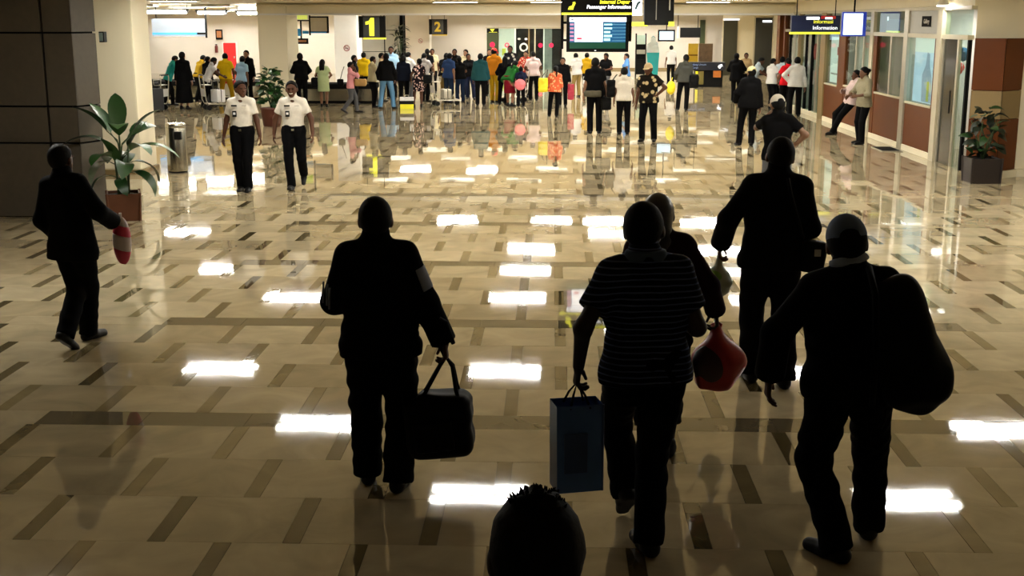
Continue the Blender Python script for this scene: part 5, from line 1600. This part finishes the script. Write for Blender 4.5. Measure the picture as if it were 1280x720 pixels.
for z, m in ((1.5, m_mint), (1.05, m_grey), (0.6, m_black)):
    MB().box(-0.2, 0.02, z, 0.2, 0.08, z + 0.42 if z > 1.2 else z + 0.2, 0.004).build('sheet', m, rk)
ks = thing('counter', 'black service counter with a yellow display and pale arrow lettering', 'counter', (6.1, 49, 0))
MB().box(-0.76, 0, 0.66, 0.74, 0.7, 0.97, 0.01).build('counter_top', mat('dark blue black', (0.004, 0.006, 0.016), 0.4, var=0), ks)
MB().box(-0.42, 0.08, 0.0, 0.66, 0.6, 0.66, 0.008).build('counter_base', m_black, ks)
MB().box(-0.42, 0.05, 0.1, -0.32, 0.08, 0.62, 0.004).build('yellow_panel', m_yellow, ks)
MB().box(-0.3, 0.05, 0.1, -0.1, 0.08, 0.62, 0.004).build('olive_panel', mat('olive print', (0.15, 0.12, 0.02), 0.5, var=0.3, scale=9), ks)
MB().box(0.28, 0.05, 0.38, 0.58, 0.08, 0.64, 0.004).build('orange_panel', mat('orange panel', (0.5, 0.15, 0.02), 0.5, var=0.3, scale=9), ks)
m_bluetxt = mat('pale blue lettering', (0.2, 0.28, 0.5), 0.5, var=0, emit=0.4)
text('Gudang Umum', 0.11, m_bluetxt, ks, (-0.35, -0.004, 0.88))
text('Cargo', 0.1, m_bluetxt, ks, (-0.45, -0.004, 0.76))
MB().plate([(0.44, 0.8), (0.52, 0.72), (0.6, 0.83), (0.64, 0.8), (0.6, 0.9), (0.5, 0.87)], -0.008, 0).build('arrow', m_whitelit, ks)
hb_ = thing('display_stand', 'upright yellow display panel with a brown picture behind the counter', 'display', (5.95, 50, 0))
MB().box(-0.48, 0, 0.95, -0.08, 0.05, 1.68, 0.006).build('yellow_board', mat('yellow board', (0.6, 0.4, 0.02), 0.5, var=0.15), hb_)
MB().box(-0.06, 0, 0.95, 0.5, 0.05, 1.68, 0.006).build('picture_board', mat('brown picture', (0.16, 0.1, 0.05), 0.5, var=0.5, scale=7), hb_)
MB().box(-0.46, -0.006, 1.2, -0.1, 0.0, 1.24).build('board_line', m_brown, hb_)
for x in (-0.45, 0.47):
    MB().box(x - 0.02, 0.05, 0, x + 0.02, 0.09, 1.68).build('leg', m_black, hb_)

# ------------------------------------------------------------------ baggage belt, trolleys, luggage
def belt(label, loc, L, W=1.3):
    t = thing('baggage_belt', label, 'belt', loc)
    MB().box(-L, 0.05, 0.0, L, W - 0.05, 0.08).build('kick_plate', m_black, t)
    n = max(2, int(L / 0.9))
    for i in range(n):
        MB().box(-L + 2 * L * i / n + 0.01, 0.0, 0.08, -L + 2 * L * (i + 1) / n - 0.01, W, 0.46, 0.01).build('side_panel', m_steel, t)
    MB().box(-L - 0.02, -0.05, 0.46, L + 0.02, W + 0.05, 0.62, 0.03).build('rubber_rim', m_black, t)
    for i in range(2 * n):
        MB().prism([(-L + L * i / n + 0.01, 0.2), (-L + L * (i + 1) / n - 0.01, 0.2), (-L + L * (i + 1) / n - 0.01 + 0.08, W - 0.2), (-L + L * i / n + 0.09, W - 0.2)], 0.62, 0.635).build('belt_plate', m_blackmatte, t)
    return t


belt('steel sided baggage belt with a black rubber rim by the white column', (-7.25, 38.8, 0), 1.6, 0.95)
belt('baggage belt in the left hall between the two cream columns', (-12.9, 40.5, 0), 3.4)


def suitcase(label, loc, rz, w, d, h, m, wheels=True):
    t = thing('suitcase', label, 'suitcase', loc, rz)
    MB().box(-w / 2, -d / 2, 0.03, w / 2, d / 2, h, 0.035).build('shell', m, t)
    MB().box(-w / 2 - 0.003, -0.012, 0.05, w / 2 + 0.003, 0.012, h + 0.003, 0.004).build('zip_band', m_black, t)
    MB().tube([(-0.08, 0, h - 0.01), (-0.07, 0, h + 0.04), (0.07, 0, h + 0.04), (0.08, 0, h - 0.01)], 0.012, 6).build('handle', m_black, t)
    for x in (-w / 2 + 0.05, w / 2 - 0.05):
        MB().tube([(x - 0.012, -d / 2 + 0.03, 0.028), (x + 0.012, -d / 2 + 0.03, 0.028)], 0.028, 10).build('wheel', m_black, t)
    return t


def trolley(label, loc, rz):
    t = thing('baggage_trolley', label, 'trolley', loc, rz)
    for x in (-0.24, 0.24):
        MB().tube([(x, 0.45, 0.16), (x, -0.3, 0.18), (x, -0.36, 0.3), (x, -0.42, 0.95), (x, -0.4, 1.02)], 0.016, 6).build('side_rail', m_alu, t)
    for k in range(5):
        MB().box(-0.24, -0.25 + 0.16 * k, 0.17, 0.24, -0.2 + 0.16 * k, 0.19).build('slat', m_alu, t)
    MB().tube([(-0.24, -0.4, 1.02), (0.24, -0.4, 1.02)], 0.022, 8).build('push_bar', m_black, t)
    bsk = MB().box(-0.22, -0.38, 0.72, 0.22, -0.18, 0.74).build('basket', m_alu, t)
    MB().tube([(-0.22, -0.18, 0.74), (-0.22, -0.16, 0.88), (0.22, -0.16, 0.88), (0.22, -0.18, 0.74)], 0.01, 6).build('basket_rail', m_alu, bsk)
    MB().box(-0.23, -0.385, 0.4, 0.23, -0.375, 0.62).build('advert_panel', m_white, t)
    for x, y in ((-0.22, -0.28), (0.22, -0.28), (0.0, 0.4)):
        MB().tube([(x - 0.02, y, 0.075), (x + 0.02, y, 0.075)], 0.075, 12).build('wheel', m_black, t)
    return t


m_grn = mat('teal luggage cloth', (0.02, 0.2, 0.18), 0.7, var=0.2)
m_dgrey = mat('dark grey luggage', (0.02, 0.02, 0.022), 0.6, var=0.2)
trolley('loaded baggage trolley beside the cream column, black cases on it', (-11.75, 35.7, 0), 80)
suitcase('large black suitcase on the trolley beside the cream column', (-11.8, 35.7, 0.19), 10, 0.5, 0.28, 0.62, m_dgrey)
suitcase('black suitcase standing on the floor in front of the loaded trolley', (-11.5, 35.1, 0), 20, 0.5, 0.26, 0.66, m_dgrey)
trolley('baggage trolley with white and dark bags at the person in white', (-9.95, 36.0, 0), -60)
suitcase('white plastic wrapped case on the trolley with white and dark bags', (-9.9, 36.02, 0.19), -50, 0.46, 0.26, 0.4, m_white)
trolley('baggage trolley with a red and white box by the yellow shirt', (-10.35, 39.2, 0), -10)
suitcase('white case with a red top on the trolley by the yellow shirt', (-10.35, 39.28, 0.19), -10, 0.34, 0.24, 0.3, m_white)
suitcase('red box stacked on the white case by the yellow shirt', (-10.35, 39.28, 0.52), -10, 0.34, 0.24, 0.2, m_red)
trolley('baggage trolley in the crowd beside the khaki trousers', (-3.35, 38.0, 0), -70)
suitcase('pale grey case on the crowd trolley beside the khaki trousers', (-3.3, 38.0, 0.19), -70, 0.45, 0.25, 0.32, m_alu)
trolley('empty baggage trolley low among the people under the far doors', (-1.2, 39.6, 0), 80)
cr = thing('cardboard_box', 'white box with a yellow base on the floor by the blue jeans', 'box', (-4.35, 36.55, 0), 6)
MB().box(-0.2, -0.15, 0.0, 0.2, 0.15, 0.14, 0.006).build('base', m_yellow, cr)
MB().box(-0.2, -0.15, 0.14, 0.2, 0.15, 0.24, 0.006).build('dark_band', m_black, cr)
MB().box(-0.21, -0.16, 0.24, 0.21, 0.16, 0.34, 0.012).build('lid', m_white, cr)
MB().tube([(-0.06, 0, 0.33), (-0.05, 0, 0.4), (0.05, 0, 0.4), (0.06, 0, 0.33)], 0.01, 6).build('handle', m_alu, cr)

# ------------------------------------------------------------------ litter bin and potted plants
bn_ = thing('litter_bin', 'round stainless steel litter bin with a dark side opening', 'bin', (-6.49, 20.82, 0))
MB().lathe([(0.165, 0.0), (0.165, 0.03)], 28).build('base_ring', m_black, bn_)
MB().lathe([(0.17, 0.03), (0.172, 0.05), (0.172, 0.77), (0.168, 0.78)], 28).build('drum', m_steel, bn_, True)
MB().lathe([(0.168, 0.78), (0.176, 0.785), (0.176, 0.83), (0.16, 0.85), (0.1, 0.845)], 28).build('lid', m_steel, bn_, True)
MB().box(0.02, -0.182, 0.58, 0.14, -0.1, 0.72, 0.01).build('opening', m_black, bn_)
m_leaf = mat('dark green leaf', (0.012, 0.05, 0.01), 0.4, var=0.45, scale=5)
m_leaf2 = mat('mid green leaf', (0.022, 0.09, 0.015), 0.4, var=0.45, scale=5)
m_stem = mat('green stem', (0.03, 0.06, 0.015), 0.6, var=0.2)
m_wood = mat('brown wood', (0.1, 0.03, 0.008), 0.45, var=0.35, scale=5)
m_soil = mat('dark soil', (0.012, 0.008, 0.005), 0.9, var=0.3, scale=20)


def leaf_mesh(L, W, droop, fold=0.25, n=8):
    """one leaf along +y from the origin, arching over by droop; two-sided sheet with a folded midrib"""
    mb, rows = MB(), []
    y = z = 0.0
    for i in range(n + 1):
        t = i / n
        a = droop * t
        if i:
            y += L / n * math.cos(a)
            z -= L / n * math.sin(a)
        w = W * (math.sin(math.pi * min(1, t * 0.93 + 0.05)) ** 0.75) if 0 < i < n else W * 0.04
        rows.append([(-w, y, z + w * fold), (0, y, z), (w, y, z + w * fold)])
    v = [p for r in rows for p in r]
    f = []
    for i in range(n):
        for k in (0, 1):
            f.append((i * 3 + k, i * 3 + k + 1, i * 3 + k + 4, i * 3 + k + 3))
    vv = v + [(x, y_, z_ - 0.003) for x, y_, z_ in v]
    m = len(v)
    mb.add(vv, f + [tuple(reversed([q + m for q in g])) for g in f])
    return mb.mesh('leaf', True)


def place_leaf(me, m, parent, base, az, el, roll=0.0, s=1.0):
    o = put('leaf', me, m, parent)
    o.location = base
    o.rotation_euler = (Matrix.Rotation(az, 3, 'Z') @ Matrix.Rotation(el, 3, 'X') @ Matrix.Rotation(roll, 3, 'Y')).to_euler()
    o.scale = (s, s, s)
    return o


def planter_box(t, w, h, m, rz=0.0, taper=0.9):
    for k in range(4):
        a = k * math.pi / 2 + rz
        c, s_ = math.cos(a), math.sin(a)
        b, tp = w * taper, w
        q = [(-b, -b, 0), (b, -b, 0), (tp, -tp, h), (-tp, -tp, h)]
        i = [(-b, -b + 0.02, 0), (b, -b + 0.02, 0), (tp, -tp + 0.02, h), (-tp, -tp + 0.02, h)]
        v = [(x * c - y * s_, x * s_ + y * c, z) for x, y, z in q + i]
        MB().add(v, [(0, 1, 2, 3), (7, 6, 5, 4), (0, 4, 5, 1), (3, 2, 6, 7), (0, 3, 7, 4), (1, 5, 6, 2)]).build('side_board', m, t)
        x, y = -w * 1.0, -w * 1.0
        MB().tube([(-b * 1.0 * c + b * s_, -b * s_ - b * c, 0), (-tp * c + tp * s_, -tp * s_ - tp * c, h + 0.01)], 0.018, 6).build('corner_post', m, t)
    MB().box(-w * 0.93, -w * 0.93, h - 0.06, w * 0.93, w * 0.93, h - 0.03).build('soil', m_soil, t) if abs(rz) < 0.01 else MB().lathe([(w * 0.95, h - 0.06), (w * 0.95, h - 0.03)], 20).build('soil', m_soil, t)


lr = random.Random(11)
pl = thing('potted_plant', 'broad leaved plant in a wooden box planter before the stone-clad pillar', 'plant', (-5.66, 15.75, 0))
planter_box(pl, 0.21, 0.36, m_wood, 0.35, 0.92)
big = [leaf_mesh(0.62, 0.125, 1.3), leaf_mesh(0.55, 0.11, 0.7), leaf_mesh(0.5, 0.1, 1.9)]
for k, (dx, dy, h_) in enumerate(((0.0, 0.0, 1.0), (0.06, 0.03, 0.85), (-0.06, 0.02, 0.75), (0.02, -0.06, 0.6))):
    MB().tube([(dx, dy, 0.3), (dx * 1.3, dy * 1.3, 0.3 + h_ * 0.5), (dx * 1.6, dy * 1.6, 0.3 + h_ * 0.8)], [0.022, 0.018, 0.012], 8).build('stem', m_stem, pl, True)
for i, (az, el, z, j, sc_) in enumerate(((200, 55, 1.0, 0, 1.0), (20, 75, 1.02, 1, 1.1), (-40, 45, 0.98, 0, 1.0), (-80, 30, 0.85, 0, 1.05), (95, 40, 0.9, 0, 1.0), (130, 60, 1.05, 1, 1.0), (-110, 55, 0.8, 2, 1.0),
                                          (-60, 10, 0.72, 2, 1.15), (75, 15, 0.7, 2, 1.0), (160, 35, 0.75, 0, 0.9), (-150, 25, 0.68, 0, 0.95), (40, 30, 0.7, 0, 0.9), (-20, 65, 0.8, 1, 0.9),
                                          (-95, 5, 0.6, 2, 1.0), (120, 10, 0.55, 2, 0.9), (180, 70, 0.62, 1, 0.9), (-170, 20, 0.5, 2, 0.8), (0, 50, 0.6, 0, 0.8), (60, 70, 1.0, 1, 0.95), (-75, 62, 1.0, 1, 0.9))):
    a = RAD(az)
    base = (-0.03 * math.sin(a), 0.03 * math.cos(a), z)
    e = V3(-math.sin(a) * 0.16, math.cos(a) * 0.16, z + 0.12 * math.sin(RAD(el)) + 0.02)
    MB().tube([(0, 0, z - 0.2), base, tuple(e)], [0.011, 0.009, 0.006], 6).build('leaf_stalk', m_stem, pl, True)
    place_leaf(big[j], (m_leaf, m_leaf2)[i % 3 == 0], pl, tuple(e), a, RAD(el), RAD(lr.uniform(-25, 25)), sc_)


def bush(label, loc, h0, r, h1, n, lm, pot, seed, mm=None):
    t = thing('potted_plant', label, 'plant', loc)
    rr = random.Random(seed)
    pot(t)
    for k in range(5):
        a = k * 1.257
        MB().tube([(0, 0, h0 - 0.05), (0.3 * r * math.cos(a), 0.3 * r * math.sin(a), h0 + (h1 - h0) * 0.4), (0.55 * r * math.cos(a + 0.4), 0.55 * r * math.sin(a + 0.4), h0 + (h1 - h0) * 0.8)],
                  [0.018, 0.013, 0.006], 6).build('stem', m_stem, t, True)
    for k in range(n):
        u = rr.uniform(0, 1)
        zz = h0 + 0.04 + (h1 - h0) * u
        rad = r * (0.35 + 0.65 * math.sin(math.pi * (0.18 + 0.72 * u))) * rr.uniform(0.3, 1.0)
        az = rr.uniform(0, 6.283)
        place_leaf(rr.choice(lm), (mm or (m_leaf, m_leaf2))[rr.random() < 0.3], t, (-rad * 0.6 * math.sin(az), rad * 0.6 * math.cos(az), zz), az, RAD(rr.uniform(-20, 70)), RAD(rr.uniform(-40, 40)), rr.uniform(0.75, 1.2))
    return t


sm = [leaf_mesh(0.2, 0.06, 0.9, n=5), leaf_mesh(0.17, 0.055, 0.4, n=5), leaf_mesh(0.22, 0.055, 1.4, n=5)]


def round_pot(r, h, m):
    def f(t):
        MB().lathe([(r * 0.75, 0.0), (r * 0.8, 0.02), (r, h - 0.05), (r * 1.05, h - 0.04), (r * 1.05, h), (r * 0.95, h)], 24).build('pot', m, t, True)
        MB().lathe([(r * 0.93, h - 0.02), (r * 0.9, h - 0.01)], 20).build('soil', m_soil, t)
    return f


m_dkleaf = mat('blackish green leaf', (0.006, 0.014, 0.005), 0.5, var=0.4, scale=5)
bush('leafy shrub in a brown tub against the cream column behind the officers', (-7.0, 30.3, 0), 0.5, 0.42, 1.35, 110, [leaf_mesh(0.24, 0.075, 0.9, n=5), leaf_mesh(0.2, 0.07, 0.5, n=5)],
     round_pot(0.27, 0.46, mat('red brown tub', (0.09, 0.02, 0.008), 0.5, var=0.2)), 5)
bush('dark shrub in a square black planter before the brown-clad corner pillar', (7.0, 19.95, 0), 0.42, 0.4, 1.15, 70, sm, lambda t: planter_box(t, 0.24, 0.4, mat('black planter', (0.012, 0.006, 0.004), 0.5, var=0.1), 0.0, 0.95), 9, (m_dkleaf, m_leaf))
bush('tall shaded shrub in the gap between stone-clad pillar and cream column', (-7.95, 19.4, 0), 0.35, 0.36, 1.75, 90, [leaf_mesh(0.26, 0.07, 1.0, n=5), leaf_mesh(0.2, 0.07, 0.5, n=5)],
     round_pot(0.26, 0.34, m_black), 14, (m_dkleaf, m_leaf))
bush('slim plant rising above the heads under the figure one sign', (-7.0, 56.5, 0.0), 1.0, 0.4, 2.3, 40, [leaf_mesh(0.45, 0.07, 1.4, n=5)], round_pot(0.3, 0.9, m_black), 17, (m_dkleaf, m_dkleaf))
# small wall box on the stone-clad pillar
wb_ = thing('wall_box', 'small pale blue device on the edge of the stone-clad pillar', 'device', (-6.06, 16.5, 2.36))
MB().box(-0.02, -0.09, -0.07, 0.05, 0.02, 0.07, 0.008).build('casing', m_black, wb_)
MB().box(-0.015, -0.096, -0.055, 0.035, -0.089, 0.055).build('pale_face', mat('pale blue face', (0.25, 0.35, 0.35), 0.4, var=0.1), wb_)

# ------------------------------------------------------------------ fluorescent ceiling lights (some read off floor reflections, others added to brighten the hall)
lo_ = MB().box(-0.63, -0.3, -0.012, 0.63, 0.3, 0.0)                    # flush tray
for q in ((-0.63, -0.3, 0.63, -0.28), (-0.63, 0.28, 0.63, 0.3), (-0.63, -0.28, -0.61, 0.28), (0.61, -0.28, 0.63, 0.28)):
    lo_.box(q[0], q[1], -0.03, q[2], q[3], -0.012)
open_housing = lo_.mesh('housing')
hi_ = MB().box(-0.63, -0.3, -0.012, 0.63, 0.3, 0.0)                    # tray with deep shields that hide the strips in floor reflections
for q in ((-0.63, -0.3, 0.63, -0.28), (-0.63, 0.28, 0.63, 0.3), (-0.63, -0.28, -0.61, 0.28), (0.61, -0.28, 0.63, 0.28), (-0.61, -0.01, 0.61, 0.01)):
    hi_.box(q[0], q[1], -0.085, q[2], q[3], -0.012)
deep_housing = hi_.mesh('housing')
d1 = MB().box(-0.58, 0.13, -0.026, 0.58, 0.22, -0.013).mesh('diffuser')
d2 = MB().box(-0.58, -0.22, -0.026, 0.58, -0.13, -0.013).mesh('diffuser')
m_house = mat('white light housing', (0.7, 0.69, 0.62), 0.5, var=0.02)
ROWS = [(11.0, (-5.2, 5.4)), (13.9, (-0.85, 4.3)), (16.5, (-3.3, 6.3)), (19.3, (-5.5, -0.75, 4.26)), (22.0, (1.6,)), (24.6, (-5.4, -0.7, 4.3)), (27.6, (-7.6, -0.6, 3.9)),  # nearest pair and the lone lamp are added unseen, to brighten floor and hall
        (30.1, (-0.5, 4.3)), (32.6, (-10.0, 1.6)), (34.6, (-2.7, 0.0, 1.5, 4.3)), (40.1, (-4.6, -2.4)), (46.9, (-5.3, -2.7))]
ADDED_SHIELDED = [(40.0, (-13.5, -11, -16)), (44, (-10.5, -13, -16, -19)), (40.1, (0.2, 2.7, 5.2)), (43.5, (-5.8, -3.4, -1.0, 1.5, 4.0)), (46.9, (0.0, 2.7, 5.3)), (50.5, (-6.5, -4, -1.2, 1.5, 4.2, 7.0)), (54, (-5.3, -2.7, 0, 2.7, 5.3, 8.5)),  # lamps added to light the back and left halls, strips kept hidden
            (58, (-4, -1.2, 1.5, 4.2, 7.0)), (62, (-5.3, -2.7, 0.0, 2.7, 5.3, 8.0)), (64.8, (-4, -1.2, 1.5, 4.2, 7.0)), (48, (-9.5, -12, -15, -18)), (52, (-10.5, -13, -16, -19)),
            (56, (-9.5, -12, -15, -18)), (59.5, (-10.5, -13, -16, -19))]
for rows, hs, lab, grp in ((ROWS, open_housing, 'white flush fluorescent ceiling light with two glowing strips', 'flush ceiling lights'),
                           (ADDED_SHIELDED, deep_housing, 'added white fluorescent ceiling light with deep shields hiding its strips', 'added shielded ceiling lights')):
    for Y, xs in rows:
        for x in xs:
            t = thing('ceiling_light', lab, 'light', (x, Y, CEIL), group=grp)
            put('housing', hs, m_house, t)
            put('diffuser', d1, m_tube, t)
            put('diffuser', d2, m_tube, t)
